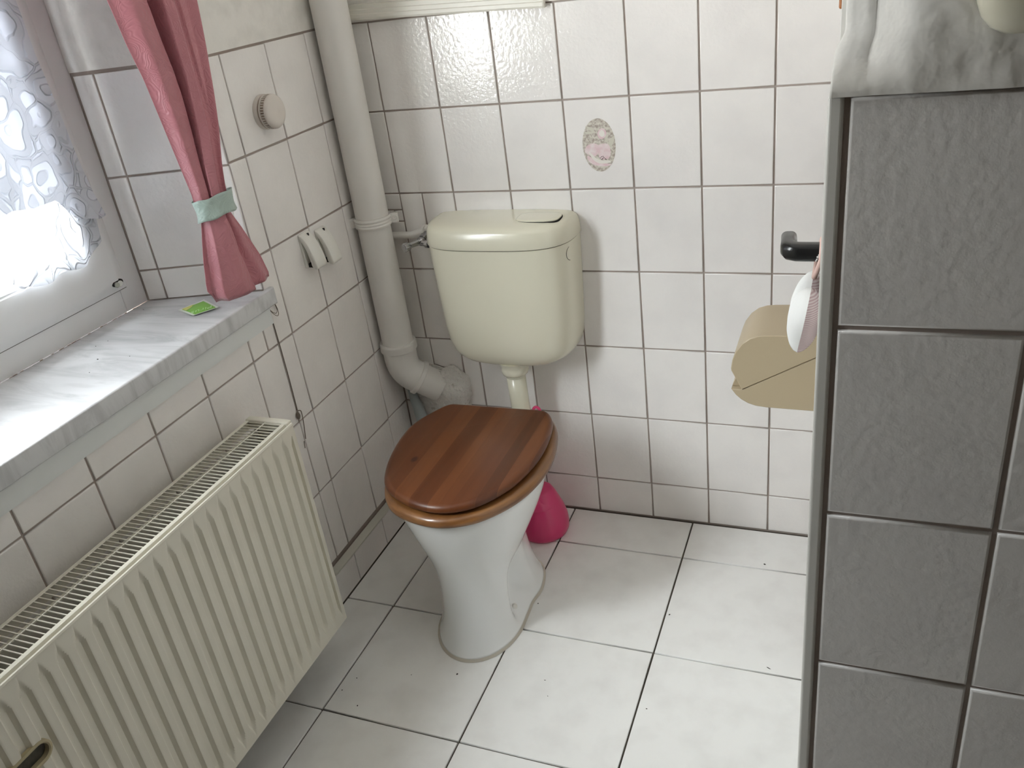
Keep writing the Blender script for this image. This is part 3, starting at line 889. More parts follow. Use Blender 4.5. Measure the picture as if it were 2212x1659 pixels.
# ------------------------------------------------------------------ drain pipe in the corner
PC = Vector((0.0490, -0.0600))
PR = 0.0415
dp = thing('drain_pipe', 'thick painted vertical drain pipe in the left corner behind the toilet', 'pipe', (PC.x, PC.y, 0.35))
dp_dir = Vector((0.72, 0.36, -0.60)).normalized()
bm = bmesh.new()
tube(bm, [(PC.x, PC.y, TOPZ), (PC.x, PC.y, 0.528)], PR, 40)
obj('vertical_pipe', bm, M['pipe'], dp, angle=40)
bm = bmesh.new()
e0 = Vector((PC.x, PC.y, 0.528)); e1 = Vector((PC.x, PC.y, 0.487)); e2 = e1 + Vector((0.030, 0.010, -0.068)); e3 = e2 + dp_dir * 0.022
pth = [e0, e0 + Vector((0, 0, -0.004)), e0 + Vector((0, 0, -0.0045)), e0 + Vector((0, 0, -0.021)), e0 + Vector((0, 0, -0.024)), e1]
rr = [PR + 0.0065, PR + 0.0080, PR + 0.0080, PR + 0.0080, PR + 0.0030, PR + 0.0030]
bend = bez(e1, e1 + Vector((0, 0, -0.034)), e2 - dp_dir * 0.030, e2, 10)[1:]
pth += bend; rr += [PR + 0.0030 - 0.0015 * (i / 10) for i in range(10)]
pth += [e2 + dp_dir * 0.002, e2 + dp_dir * 0.004, e2 + dp_dir * 0.014, e2 + dp_dir * 0.016]
rr += [PR + 0.002, PR + 0.0065, PR + 0.0065, PR + 0.001]
tube(bm, pth, rr, 40)
obj('elbow', bm, M['pipe'], dp, angle=50)
bm = bmesh.new()
tube(bm, [e2 + dp_dir * 0.010, e2 + dp_dir * 0.04, e2 + dp_dir * 0.075], [PR, PR, PR], 40)
obj('outlet_pipe', bm, M['pipe'], dp, angle=50)
# clamp with two lugs and screws
bm = bmesh.new()
CZ = 0.861
lathe(bm, (PC.x, PC.y, CZ - 0.0125), (0, 0, 1), [(0, PR + 0.0005), (0, PR + 0.0040), (0.004, PR + 0.0052), (0.007, PR + 0.0032), (0.011, PR + 0.0048), (0.0145, PR + 0.0032), (0.019, PR + 0.0052), (0.024, PR + 0.0036), (0.024, PR + 0.0005)], 48, cap=False)
ca = math.radians(26)
def lug(sgn):
    d = Vector((math.cos(ca), math.sin(ca) * 1.0, 0)) * sgn
    c = Vector((PC.x, PC.y, CZ)) + d * (PR + 0.0115)
    q = Vector((-d.y, d.x, 0))
    vs = []
    for s_, t_, h_ in [(a, b, c_) for a in (-1, 1) for b in (-1, 1) for c_ in (-1, 1)]:
        vs.append(bm.verts.new(c + d * 0.0105 * s_ + q * 0.0042 * t_ + Vector((0, 0, 0.0115 * h_))))
    for f in [(0, 1, 3, 2), (4, 6, 7, 5), (0, 4, 5, 1), (2, 3, 7, 6), (0, 2, 6, 4), (1, 5, 7, 3)]:
        bm.faces.new([vs[i] for i in f])
    return c, d, q
L1 = lug(1); L2 = lug(-1)
cl = obj('pipe_clamp', bm, M['pipe_paint'], dp, angle=40)
for (c, d, q) in (L1, L2):
    qq = q if q.y < 0 else -q
    bm = bmesh.new(); lathe(bm, c + qq * 0.0042 + d * 0.001, qq, [(0, 0.0058), (0.0018, 0.0050), (0.0018, 0.0020), (0.0008, 0.0001)], 16, cap=False)
    obj('screw', bm, M['pipe_paint'], cl)
bm = bmesh.new(); tube(bm, [(PC.x + 0.03, PC.y + 0.02, CZ), (PC.x + 0.03, 0.0, CZ)], 0.005, 10)
obj('wall_stud', bm, M['steel'], cl)
settle(dp)

# crumbling mortar where the outlet enters the wall
bm = bmesh.new()
bmesh.ops.create_icosphere(bm, subdivisions=5, radius=1.0)
mc = Vector((0.1500, -0.004, 0.3620))
for v in bm.verts:
    n_ = v.co.copy()
    r = 1.0 + 0.10 * noise.noise(n_ * 2.1 + Vector((5, 1, 2))) + 0.07 * noise.noise(n_ * 6.0) + 0.05 * noise.noise(n_ * 14)
    p = Vector((n_.x * 0.0640, n_.y * 0.0480, n_.z * 0.0700)) * r
    c_, s_ = math.cos(math.radians(-35)), math.sin(math.radians(-35))
    v.co = mc + Vector((p.x * c_ - p.z * s_, p.y, p.x * s_ + p.z * c_))
bmesh.ops.delete(bm, geom=[v for v in bm.verts if v.co.y > 0.006], context='VERTS')
for v in bm.verts: v.co.y = min(v.co.y, -0.0002)
o = obj('mortar_collar', bm, M['cement'], None, smooth=True)
tag(o, 'lumpy crumbling mortar around the pipe outlet on the back wall', 'mortar')
# plaster patch and loose strip under the elbow
bm = bmesh.new()
pp = smooth_poly([(0.060, 0.440), (0.110, 0.432), (0.160, 0.415), (0.199, 0.400), (0.203, 0.350), (0.202, 0.290), (0.150, 0.270), (0.080, 0.275), (0.042, 0.300), (0.036, 0.380)], 3)
prism(bm, pp, 1, -0.0030, -0.0002)
o = obj('plaster_patch', bm, M['cement'], None)
tag(o, 'flat smeared plaster patch behind the mortar lump on back wall', 'plaster patch')
bm = bmesh.new()
tube(bm, [(0.0360, -0.020, 0.362), (0.040, -0.022, 0.335), (0.050, -0.024, 0.300), (0.056, -0.024, 0.255), (0.056, -0.022, 0.18), (0.056, -0.02, 0.0)], [0.011, 0.0125, 0.016, 0.018, 0.018, 0.018], 18)
o = obj('waste_hose', bm, M['hose'], None, smooth=True)
tag(o, 'grey hose running down in the corner behind the toilet lid', 'hose')

# ------------------------------------------------------------------ cable trunking on the back wall
bm = bmesh.new()
y0_ = -0.0042
sec = [(0.0, 0.0), (-0.0125, 0.0), (-0.0140, 0.004), (-0.0140, 0.011), (-0.0115, 0.0125), (-0.0115, 0.0205), (-0.009, 0.022), (-0.009, 0.0315), (0.0, 0.0325)]
def tr_ring(x, zb): return [(x, y0_ + a, zb + b) for a, b in sec]
loft(bm, [tr_ring(0.066, 1.3170), tr_ring(0.534, 1.3005), [(0.5365, y0_ + a * 0.9, 1.3005 + b) for a, b in sec]])
o = obj('cable_trunking', bm, M['duct'], None)
tag(o, 'cream plastic cable trunking along the top of the back wall tiles', 'cable trunking')

# ------------------------------------------------------------------ smoke alarm
al = thing('smoke_alarm', 'small round ivory smoke alarm with a ring of slots on left wall', 'smoke alarm', (0.0, -0.3165, 1.1790))
ac = (0.0003, -0.3165, 1.1795)
bm = bmesh.new(); lathe(bm, ac, (1, 0, 0), [(0, 0.0350), (0.0080, 0.0355), (0.0095, 0.0345), (0.0095, 0.031)], 48)
obj('base', bm, M['alarm'], al, angle=40)
bm = bmesh.new(); lathe(bm, ac, (1, 0, 0), [(0.0090, 0.0318), (0.0145, 0.0318)], 48)
obj('recess_ring', bm, M['alarm_dark'], al, angle=40)
bm = bmesh.new(); lathe(bm, ac, (1, 0, 0), [(0.0140, 0.0315), (0.0140, 0.0352), (0.0175, 0.0355), (0.0175, 0.0330), (0.0262, 0.0322), (0.0262, 0.0345), (0.0285, 0.0345), (0.0320, 0.0325), (0.0348, 0.0290), (0.0358, 0.022), (0.0362, 0.006), (0.0356, 0.004), (0.0356, 0.0)], 48)
cap_ = obj('cap', bm, M['alarm'], al, angle=35)
bm = bmesh.new()
for k in range(40):
    a = 2 * PI * k / 40
    cy_, cz_ = math.cos(a), math.sin(a)
    for (h0, h1, r0) in ((0.0180, 0.0257, 0.0350),):
        t = Vector((0, -cz_, cy_)) * 0.0009
        b0 = Vector(ac) + Vector((h0, cy_ * 0.0322, cz_ * 0.0322)); b1 = Vector(ac) + Vector((h1, cy_ * 0.0322, cz_ * 0.0322))
        up_ = Vector((0, cy_, cz_)) * (r0 - 0.0322)
        vs = [bm.verts.new(p) for p in (b0 - t, b0 + t, b1 + t, b1 - t, b0 - t + up_, b0 + t + up_, b1 + t + up_, b1 - t + up_)]
        for f in [(0, 1, 5, 4), (1, 2, 6, 5), (2, 3, 7, 6), (3, 0, 4, 7), (4, 5, 6, 7)]:
            bm.faces.new([vs[i] for i in f])
obj('slot_ribs', bm, M['alarm'], al)
bm = bmesh.new(); lathe(bm, ac, (1, 0, 0), [(0.0178, 0.0331), (0.0260, 0.0323)], 48, cap=False)
obj('vent_band', bm, M['alarm_dark'], al)
settle(al)

# ------------------------------------------------------------------ two curved hooks on the left wall
def wall_hook(label, y0, y1, z0, z1):
    h = thing('wall_hook', label, 'wall hook', (0.0, (y0 + y1) / 2, z0), 'white curved hooks on the left wall')
    H = z1 - z0
    bm = bmesh.new()
    box(bm, 0.0004, 0.0060, y0 + 0.001, y1 - 0.001, z0 + 0.002, z1 - 0.001, 0.001)
    obj('back_plate', bm, M['white_plastic'], h)
    outer = bez((0.001, 0, z1), (0.014, 0, z1 + 0.001), (0.031, 0, z1 - 0.036), (0.0360, 0, z0 + 0.006), 14)
    tip = [Vector((0.0355, 0, z0 + 0.001)), Vector((0.0320, 0, z0 - 0.002)), Vector((0.0245, 0, z0 - 0.0005))]
    inner = bez((0.0200, 0, z0 + 0.006), (0.0170, 0, z1 - 0.045), (0.0120, 0, z1 - 0.022), (0.001, 0, z1 - 0.010), 12)
    poly = [(p.x, p.z) for p in outer + tip + inner]
    bm = bmesh.new()
    e = 0.0016
    poly_in = inset_poly(poly, e)
    loft(bm, [[(a, y0 - 0.0, b) for a, b in poly_in], [(a, y0 + e, b) for a, b in poly], [(a, y1 - e, b) for a, b in poly], [(a, y1, b) for a, b in poly_in]])
    obj('curved_arm', bm, M['white_plastic'], h, angle=50)
    bm = bmesh.new(); box(bm, 0.0060, 0.0240, y0 + 0.008, y1 - 0.008, z0 + 0.0008, z0 + 0.010)
    obj('clip_spring', bm, M['dark'], h)
    bm = bmesh.new(); box(bm, 0.0090, 0.0130, (y0 + y1) / 2 + 0.004, (y0 + y1) / 2 + 0.0075, z1 - 0.010, z1 - 0.0022)
    obj('screw_notch', bm, M['dark'], h)
    settle(h)
wall_hook('white curved plastic hook nearer the window, left of the pair below smoke alarm', -0.307, -0.267, 0.826, 0.9055)
wall_hook('white curved plastic hook nearer the drain pipe, right of the pair', -0.2430, -0.2040, 0.815, 0.8960)

# ------------------------------------------------------------------ angle valve
va = thing('angle_valve', 'small chrome angle valve with ribbed knob left of the cream cistern', 'valve', (0.165, 0.0, 0.797))
bm = bmesh.new()
tube(bm, [(0.068, -0.010, 0.8047), (0.120, -0.010, 0.8055), (0.150, -0.011, 0.812), (0.166, -0.012, 0.815)], [0.0090, 0.0090, 0.0105, 0.015], 18)
tube(bm, [(0.1640, -0.001, 0.812), (0.1660, -0.016, 0.810)], [0.0190, 0.0150], 20)
obj('painted_feed_pipe', bm, M['pipe_paint'], va, angle=50)
bm = bmesh.new()
tube(bm, [(0.166, -0.010, 0.808), (0.1655, -0.038, 0.8035)], [0.0125, 0.0105], 20)
bmesh.ops.create_uvsphere(bm, u_segments=20, v_segments=12, radius=0.0115, matrix=Matrix.Translation((0.1655, -0.045, 0.8010)))
tube(bm, [(0.1665, -0.047, 0.8000), (0.1800, -0.050, 0.7975)], [0.0085, 0.0080], 18)
tube(bm, [(0.1800, -0.050, 0.7975), (0.1890, -0.051, 0.7965)], [0.0105, 0.0105], 6)
tube(bm, [(0.164, -0.047, 0.801), (0.1480, -0.078, 0.8005)], [0.0080, 0.0068], 18)
obj('valve_body', bm, M['chrome'], va, angle=40)
bm = bmesh.new()
kd = Vector((-0.42, -0.88, -0.06)).normalized(); ko = Vector((0.1490, -0.0760, 0.8005)); ku, kv = frame_for(kd)
rings = []
for h, r, g in ((0.0, 0.0075, 0), (0.004, 0.0105, 0.0008), (0.014, 0.0118, 0.0013), (0.0175, 0.0112, 0.0013), (0.0185, 0.0080, 0.0004), (0.0170, 0.0045, 0)):
    rings.append([tuple(ko + kd * h + (ku * math.cos(2 * PI * k / 48) + kv * math.sin(2 * PI * k / 48)) * (r - g * (k % 4 > 1))) for k in range(48)])
loft(bm, rings)
obj('knob', bm, M['chrome'], va, angle=30)
bm = bmesh.new(); tube(bm, [(0.1885, -0.051, 0.7965), (0.2055, -0.0540, 0.7950)], [0.0098, 0.0108], 20)
obj('black_nut', bm, M['black'], va, angle=40)
settle(va)

# ------------------------------------------------------------------ cistern
TX = 0.3830
tank = thing('toilet_cistern', 'cream plastic cistern hanging on the tiled wall above the toilet', 'cistern', (TX, 0.0, 0.50))
def tank_ring(hw, depth, z, n=72, xo=0.0, rc=0.46):
    """plan outline: flat back on the wall, bulging front, rounded corners (superellipse)"""
    pts = []
    for k in range(n):
        a = 2 * PI * k / n
        c, s = math.cos(a), math.sin(a)
        if s <= 0:      # front half (towards -y)
            x = hw * math.copysign(abs(c) ** (0.58), c); y = -0.006 - (depth - 0.006) * abs(s) ** 0.62
        else:
            x = hw * math.copysign(abs(c) ** 0.22, c); y = -0.006 + 0.0055 * abs(s) ** 0.3
        pts.append((TX + xo + x, y, z))
    return pts
tk = [  # z, half width, depth
    (0.4935, 0.030, 0.070), (0.4950, 0.075, 0.090), (0.5000, 0.110, 0.108), (0.5080, 0.137, 0.120), (0.520, 0.154, 0.1285), (0.5350, 0.1640, 0.1335),
    (0.5600, 0.1720, 0.1370), (0.600, 0.1765, 0.1395), (0.680, 0.1800, 0.1420), (0.760, 0.1830, 0.1435), (0.8105, 0.1845, 0.1440)]
bm = bmesh.new()
loft(bm, [tank_ring(w, d, z) for z, w, d in tk])
obj('tank_body', bm, M['tank'], tank, angle=60)
ld = [(0.8128, 0.1830, 0.1425), (0.8129, 0.1868, 0.1463), (0.8145, 0.1875, 0.1470), (0.8350, 0.1855, 0.1452), (0.8480, 0.1835, 0.1425), (0.8555, 0.1795, 0.1385), (0.8600, 0.1720, 0.1310), (0.8625, 0.1620, 0.1220), (0.8645, 0.130, 0.098), (0.8655, 0.08, 0.06)]
bm = bmesh.new(); loft(bm, [tank_ring(w, d, z) for z, w, d in ld])
lid = obj('tank_lid', bm, M['tank'], tank, angle=60)
bm = bmesh.new(); loft(bm, [tank_ring(0.1825, 0.1420, 0.8100), tank_ring(0.1825, 0.1420, 0.8135)], False, False)
obj('lid_gap', bm, M['dark'], tank)
# push button: a raised oval plate on the right of the lid
bx0, bx1, by0, by1 = 0.4380, 0.5440, -0.0300, -0.0960
bo = []
for k in range(40):
    a = 2 * PI * k / 40
    c, s = math.cos(a), math.sin(a)
    bo.append(((bx0 + bx1) / 2 + (bx1 - bx0) / 2 * math.copysign(abs(c) ** 0.75, c), (by0 + by1) / 2 + abs(by1 - by0) / 2 * math.copysign(abs(s) ** 0.55, s)))
def bring(d, z): return [(a, b, z) for a, b in inset_poly(bo, d)]
bm = bmesh.new(); loft(bm, [bring(-0.0012, 0.8560), bring(-0.0012, 0.8646)])
obj('button_gap', bm, M['dark'], lid)
bm = bmesh.new(); loft(bm, [bring(0.0002, 0.860), bring(0.0002, 0.8664), bring(0.0018, 0.8680), bring(0.006, 0.8684)])
obj('flush_button', bm, M['tank'], lid, angle=40)
# round cover on the right side
bm = bmesh.new()
for k in range(15):
    a0 = PI / 2 + PI * (0.10 + 0.8 * k / 15); a1 = PI / 2 + PI * (0.10 + 0.8 * (k + 1) / 15)
    c0 = (-0.058 + 0.0165 * math.cos(a0), 0.783 + 0.0170 * math.sin(a0)); c1 = (-0.058 + 0.0165 * math.cos(a1), 0.783 + 0.0170 * math.sin(a1))
    c0 = (-0.070 - 0.0165 * abs(math.cos(a0)), 0.783 + 0.0170 * math.sin(a0)); c1 = (-0.070 - 0.0165 * abs(math.cos(a1)), 0.783 + 0.0170 * math.sin(a1))
    def sx(y_):      # side surface x at this depth
        s_ = min(1.0, max(0.0, (-y_ - 0.006) / 0.138)) ** (1 / 0.62); return TX + 0.1838 * (math.sqrt(max(0, 1 - s_ * s_))) ** 0.58
    tube(bm, [(sx(c0[0]) + 0.0002, c0[0], c0[1]), (sx(c1[0]) + 0.0002, c1[0], c1[1])], 0.00055, 6)
obj('side_cover_groove', bm, M['dark'], tank)
# neck and flush pipe
FP = (0.3900, -0.0850)
bm = bmesh.new()
lathe(bm, (FP[0], FP[1], 0.505), (0, 0, -1), [(0, 0.040), (0.012, 0.0345), (0.018, 0.0340), (0.022, 0.0350), (0.030, 0.0345), (0.036, 0.0320), (0.040, 0.0255), (0.046, 0.0250)], 36)
obj('flush_neck', bm, M['tank'], tank, angle=45)
bm = bmesh.new()
tube(bm, [(FP[0], FP[1], 0.470), (FP[0] + 0.001, FP[1], 0.380), (FP[0] + 0.003, FP[1], 0.345), (FP[0] + 0.003, FP[1] - 0.02, 0.325), (FP[0] + 0.003, FP[1] - 0.090, 0.3185)], [0.0243, 0.0243, 0.0244, 0.0245, 0.0245], 28)
obj('flush_pipe', bm, M['tank'], tank, smooth=True)
settle(tank)

# ------------------------------------------------------------------ toilet
toi = thing('toilet', 'white ceramic toilet with a brown pine seat and closed lid', 'toilet', (0.395, -0.42, 0.0))
# lid and seat outlines in plan, read off the photograph's perspective
LID = [(0.513, -0.2105), (0.531, -0.230), (0.545, -0.262), (0.556, -0.317), (0.5600, -0.372), (0.5570, -0.430), (0.5400, -0.506), (0.5040, -0.573), (0.4620, -0.610), (0.4120, -0.6245), (0.3570, -0.6180), (0.3000, -0.5930), (0.2610, -0.5600), (0.2350, -0.5100), (0.2160, -0.4460), (0.2060, -0.3860), (0.2050, -0.3300), (0.2160, -0.2870), (0.2330, -0.2500), (0.2480, -0.2240), (0.2640, -0.2110), (0.2950, -0.2085), (0.390, -0.2080), (0.4900, -0.2065)]
SEAT = [(0.520, -0.200), (0.5480, -0.2430), (0.5660, -0.3030), (0.5765, -0.3740), (0.5710, -0.4540), (0.5480, -0.5270), (0.5060, -0.5890), (0.4620, -0.6210), (0.4150, -0.6350), (0.3610, -0.6310), (0.3070, -0.6120), (0.2680, -0.5790), (0.2390, -0.5300), (0.2190, -0.4600), (0.2100, -0.3900), (0.2110, -0.3200), (0.2260, -0.2650), (0.2500, -0.2200), (0.2750, -0.2020), (0.390, -0.198), (0.495, -0.194)]
lidp = smooth_poly(LID, 4)
seatp = smooth_poly(SEAT, 4)
def pr(poly, d, z): return [(a, b, z) for a, b in inset_poly(poly, d)]
bm = bmesh.new()
loft(bm, [pr(lidp, 0.0060, 0.4235), pr(lidp, 0.0010, 0.4255), pr(lidp, 0.0000, 0.4285), pr(lidp, 0.0010, 0.4340), pr(lidp, 0.0045, 0.4385), pr(lidp, 0.0090, 0.4408), pr(lidp, 0.0140, 0.4420)])
obj('lid', bm, M['wood'], toi, angle=60)
bm = bmesh.new()
si = inset_poly(seatp, 0.062)
rings = [pr(seatp, 0.0070, 0.3925), pr(seatp, 0.0010, 0.3960), pr(seatp, 0.0000, 0.4020), pr(seatp, 0.0015, 0.4090), pr(seatp, 0.0070, 0.4140), pr(seatp, 0.0160, 0.4162),
         pr(seatp, 0.0520, 0.4160), pr(seatp, 0.0600, 0.4110), pr(seatp, 0.0620, 0.4020), pr(seatp, 0.0560, 0.3925), pr(seatp, 0.0070, 0.3925)]
loft(bm, rings, False, False)
obj('seat', bm, M['seat_wood'], toi, angle=60)
for (x, y) in ((0.285, -0.50), (0.505, -0.50), (0.285, -0.26), (0.500, -0.26)):
    bm = bmesh.new(); lathe(bm, (x, y, 0.4155), (0, 0, 1), [(0, 0.010), (0.0092, 0.009)], 14)
    obj('rubber_bumper', bm, M['white_plastic'], toi)
bm = bmesh.new()
for x in (0.31, 0.46):
    tube(bm, [(x, -0.190, 0.385), (x, -0.190, 0.418)], 0.008, 14)
tube(bm, [(0.29, -0.190, 0.412), (0.48, -0.190, 0.412)], 0.006, 14)
obj('seat_hinge', bm, M['steel'], toi, angle=40)

# ceramic: rings of half widths along the toilet's length
TA = math.radians(3.0)
def axis_x(y): return 0.3895 + math.tan(TA) * (-(y + 0.42))
NR = 64
spec = [  # z, y front, y back, half width, y of widest point, front exponent, scoop depth, rear width factor
    (0.000, -0.6120, -0.225, 0.1030, -0.47, 0.50, 0.000, 0.96),
    (0.006, -0.6120, -0.225, 0.1030, -0.47, 0.50, 0.000, 0.96),
    (0.012, -0.6070, -0.228, 0.0990, -0.47, 0.50, 0.000, 0.96),
    (0.030, -0.5930, -0.232, 0.0925, -0.47, 0.50, 0.022, 0.94),
    (0.055, -0.5800, -0.235, 0.0885, -0.47, 0.50, 0.040, 0.90),
    (0.085, -0.5700, -0.236, 0.0860, -0.47, 0.50, 0.046, 0.84),
    (0.115, -0.5650, -0.236, 0.0865, -0.47, 0.50, 0.046, 0.78),
    (0.145, -0.5640, -0.235, 0.0895, -0.46, 0.50, 0.038, 0.72),
    (0.170, -0.5650, -0.234, 0.0950, -0.45, 0.50, 0.020, 0.70),
    (0.195, -0.5680, -0.232, 0.1030, -0.44, 0.50, 0.000, 0.70),
    (0.225, -0.5740, -0.230, 0.1150, -0.43, 0.50, 0.000, 0.74),
    (0.260, -0.5840, -0.226, 0.1320, -0.42, 0.50, 0.000, 0.78),
    (0.300, -0.5960, -0.220, 0.1500, -0.41, 0.50, 0.000, 0.80),
    (0.340, -0.6080, -0.215, 0.1650, -0.40, 0.50, 0.000, 0.80),
    (0.370, -0.6160, -0.212, 0.1735, -0.40, 0.50, 0.000, 0.80),
    (0.3885, -0.6180, -0.211, 0.1750, -0.40, 0.50, 0.000, 0.80),
    (0.3922, -0.6150, -0.213, 0.1720, -0.40, 0.50, 0.000, 0.80)]
def bowl_ring(z, yf, yb, hw, ym, ex, scoop, rear):
    ts = [0.5 - 0.5 * math.cos(PI * i / NR) for i in range(NR + 1)]
    R_, L_ = [], []
    for t in ts:
        y = yf + (yb - yf) * t
        if y < ym:
            q = (ym - y) / (ym - yf); w = hw * max(0.0, 1 - q ** 2.05) ** ex
        else:
            q = (y - ym) / (yb - ym); w = hw * (1 - (1 - rear) * sstep(0, 1, q)) * max(0.0, 1 - q ** 9) ** 0.5
        if scoop > 0:
            g = sstep(-0.488, -0.452, y) * (1 - sstep(-0.425, -0.345, y))
            w -= scoop * g
        if z < 0.16 and y > -0.40:
            # foot flares out again behind the scoop
            w += sstep(-0.405, -0.345, y) * 0.010 * (1 - sstep(0.0, 0.16, z)) * (1 - sstep(0.7, 1.0, t))
        R_.append((axis_x(y) + w, y, z)); L_.append((axis_x(y) - w, y, z))
    return R_ + L_[::-1][1:-1]
bm = bmesh.new()
rings = [bowl_ring(*s) for s in spec]
top = rings[-1]
cx_ = sum(p[0] for p in top) / len(top); cy_ = sum(p[1] for p in top) / len(top)
for k, dz in ((0.80, 0.0), (0.74, -0.02), (0.66, -0.09), (0.45, -0.16), (0.15, -0.19)):
    rings.append([(cx_ + (p[0] - cx_) * k, cy_ + (p[1] - cy_) * k, top[0][2] + dz) for p in top])
loft(bm, rings)
bowl = obj('bowl', bm, M['ceramic'], toi, smooth=True)
subsurf(bowl, 1)
# floor bolt cap with a slot
bc = Vector((0.4640, -0.4060, 0.060))
bm = bmesh.new()
bd = Vector((0.80, -0.30, 0.50)).normalized()
lathe(bm, (0.4590, -0.4430, 0.0240), bd, [(0, 0.0075), (0.0110, 0.0072), (0.0125, 0.0060), (0.0128, 0.001)], 20)
obj('bolt_cap', bm, M['white_plastic'], toi, angle=40)
# sealant around the foot
bm = bmesh.new()
base = [(p[0], p[1]) for p in rings[0]]
loft(bm, [[(a, b, 0.0006) for a, b in inset_poly(base, -0.0042)], [(a, b, 0.0030) for a, b in inset_poly(base, -0.0022)], [(a, b, 0.0060) for a, b in inset_poly(base, 0.001)]], False, False)
obj('floor_sealant', bm, M['silicone'], toi, smooth=True)
settle(toi)

# ------------------------------------------------------------------ toilet brush
BC = (0.4260, -0.1150)
br = thing('toilet_brush', 'pink plastic toilet brush and holder on the floor behind the toilet', 'toilet brush', (BC[0], BC[1], 0.0))
bm = bmesh.new()
lathe(bm, (BC[0], BC[1], 0.0005), (0, 0, 1), [(0, 0.059), (0.003, 0.0640), (0.014, 0.0690), (0.030, 0.0705), (0.050, 0.0685), (0.075, 0.0620), (0.100, 0.0520), (0.120, 0.0440), (0.135, 0.036), (0.14, 0.03)], 48)
obj('holder', bm, M['pink'], br, angle=50)
bm = bmesh.new()
lathe(bm, (BC[0] - 0.006, BC[1] - 0.004, 0.098), (0, 0, 1), [(0, 0.0525), (0.0015, 0.0545), (0.004, 0.0545), (0.028, 0.0400), (0.042, 0.0200), (0.050, 0.010)], 48)
obj('splash_cap', bm, M['pink'], br, angle=50)
bm = bmesh.new()
hp_ = [(BC[0] - 0.006, BC[1] - 0.004, 0.140), (BC[0] - 0.010, BC[1] + 0.020, 0.24), (0.4250, -0.0750, 0.330)]
tube(bm, hp_, [0.0075, 0.0065, 0.0060], 14)
ringc = Vector((0.4305, -0.0760, 0.3530))
lp = [ringc + Vector((math.cos(a) * 0.0095, 0, math.sin(a) * 0.0125)) for a in [2 * PI * k / 20 for k in range(21)]]
tube(bm, lp, 0.0038, 10, cap=False)
obj('handle', bm, M['pink'], br, smooth=True)
settle(br)

# ------------------------------------------------------------------ toilet paper dispenser on the right wall
DY0, DY1 = -0.400, -0.262
dis = thing('paper_dispenser', 'beige plastic toilet paper dispenser on the right wall', 'paper dispenser', (XR, -0.33, 0.60))
lid_p = [(XR, 0.7505), (1.068, 0.7505), (1.035, 0.7492), (1.0190, 0.7475), (1.0040, 0.7420), (0.9900, 0.7305), (0.9785, 0.7130), (0.9725, 0.6960), (0.9700, 0.6790), (0.9705, 0.6740), (0.9765, 0.6620), (0.9895, 0.6350), (XR, 0.7305)]
base_p = [(0.9700, 0.6338), (0.9785, 0.6215), (0.9890, 0.6120), (1.0010, 0.6050), (1.0150, 0.6005), (1.0350, 0.5985), (1.121, 0.5975), (XR, 0.5975), (XR, 0.7295), (0.9905, 0.6340)]
def disp_body(name, poly, y0, y1, e=0.0014):
    bm = bmesh.new()
    ip = inset_poly(poly, e)
    loft(bm, [[(a, y0, b) for a, b in ip], [(a, y0 + e, b) for a, b in poly], [(a, y1 - e, b) for a, b in poly], [(a, y1, b) for a, b in ip]])
    return obj(name, bm, M['disp'], dis, angle=35)
disp_body('hinged_cover', lid_p, DY0 - 0.0022, DY1 + 0.002)
disp_body('dispenser_base', base_p, DY0, DY1)
bm = bmesh.new()
prism(bm, [(0.9703, 0.6345), (0.9890, 0.6352), (0.9800, 0.6560), (0.9765, 0.6500)], 1, DY0 + 0.014, DY1 - 0.004)
obj('tear_edge', bm, M['disp'], dis)
settle(dis)

# ------------------------------------------------------------------ door in the right wall, with its black lever
bm = bmesh.new()
box(bm, XR - 0.0025, XR + 0.012, -1.02, -0.47, 0.0, 2.02, 0.0006)
dr = wall_obj('door_1', bm, [mat('white_door_paint', (0.82, 0.81, 0.78), 0.4)])
hd = thing('door_handle', None, None, (0, 0, 0))
bpy.data.objects.remove(hd)
HY = -0.800
def rrect(w, h, r, n=5):
    out = []
    for cx, cy, a0 in ((w - r, h - r, 0), (-w + r, h - r, PI / 2), (-w + r, -h + r, PI), (w - r, -h + r, 3 * PI / 2)):
        for k in range(n + 1):
            a = a0 + PI / 2 * k / n; out.append((cx + r * math.cos(a), cy + r * math.sin(a)))
    return out
bm = bmesh.new()
# shaft out of the door, elbow, lever running along the door
path = [Vector((XR - 0.001, HY, 1.0530)), Vector((1.118, HY, 1.0530)), Vector((1.108, HY + 0.0005, 1.0530)), Vector((1.1010, HY + 0.004, 1.0530)), Vector((1.0975, HY + 0.012, 1.0530)), Vector((1.0965, HY + 0.026, 1.0530)), Vector((1.0945, HY + 0.048, 1.0530)), Vector((1.0938, HY + 0.054, 1.0530))]
wid = [(0.0105, 0.0112)] * 3 + [(0.0110, 0.0112), (0.0102, 0.0110), (0.0098, 0.0106), (0.0096, 0.0100), (0.0078, 0.0080)]
rings = []
for i, p in enumerate(path):
    d = (path[min(i + 1, len(path) - 1)] - path[max(i - 1, 0)]).normalized()
    sd = Vector((d.y, -d.x, 0)).normalized(); upv = Vector((0, 0, 1)) - d * d.z; upv.normalize()
    w, h = wid[i]
    rings.append([tuple(p + sd * a + upv * b) for a, b in rrect(w, h, min(w, h) * 0.72)])
loft(bm, rings)
lev = obj('door_lever', bm, M['black'], dr, angle=50)
lev['label'] = 'black lever door handle with worn white patches'
bm = bmesh.new(); box(bm, XR - 0.008, XR - 0.0024, HY - 0.022, HY + 0.022, 0.955, 1.105, 0.002)
obj('handle_plate', bm, M['black'], dr)
bm = bmesh.new()
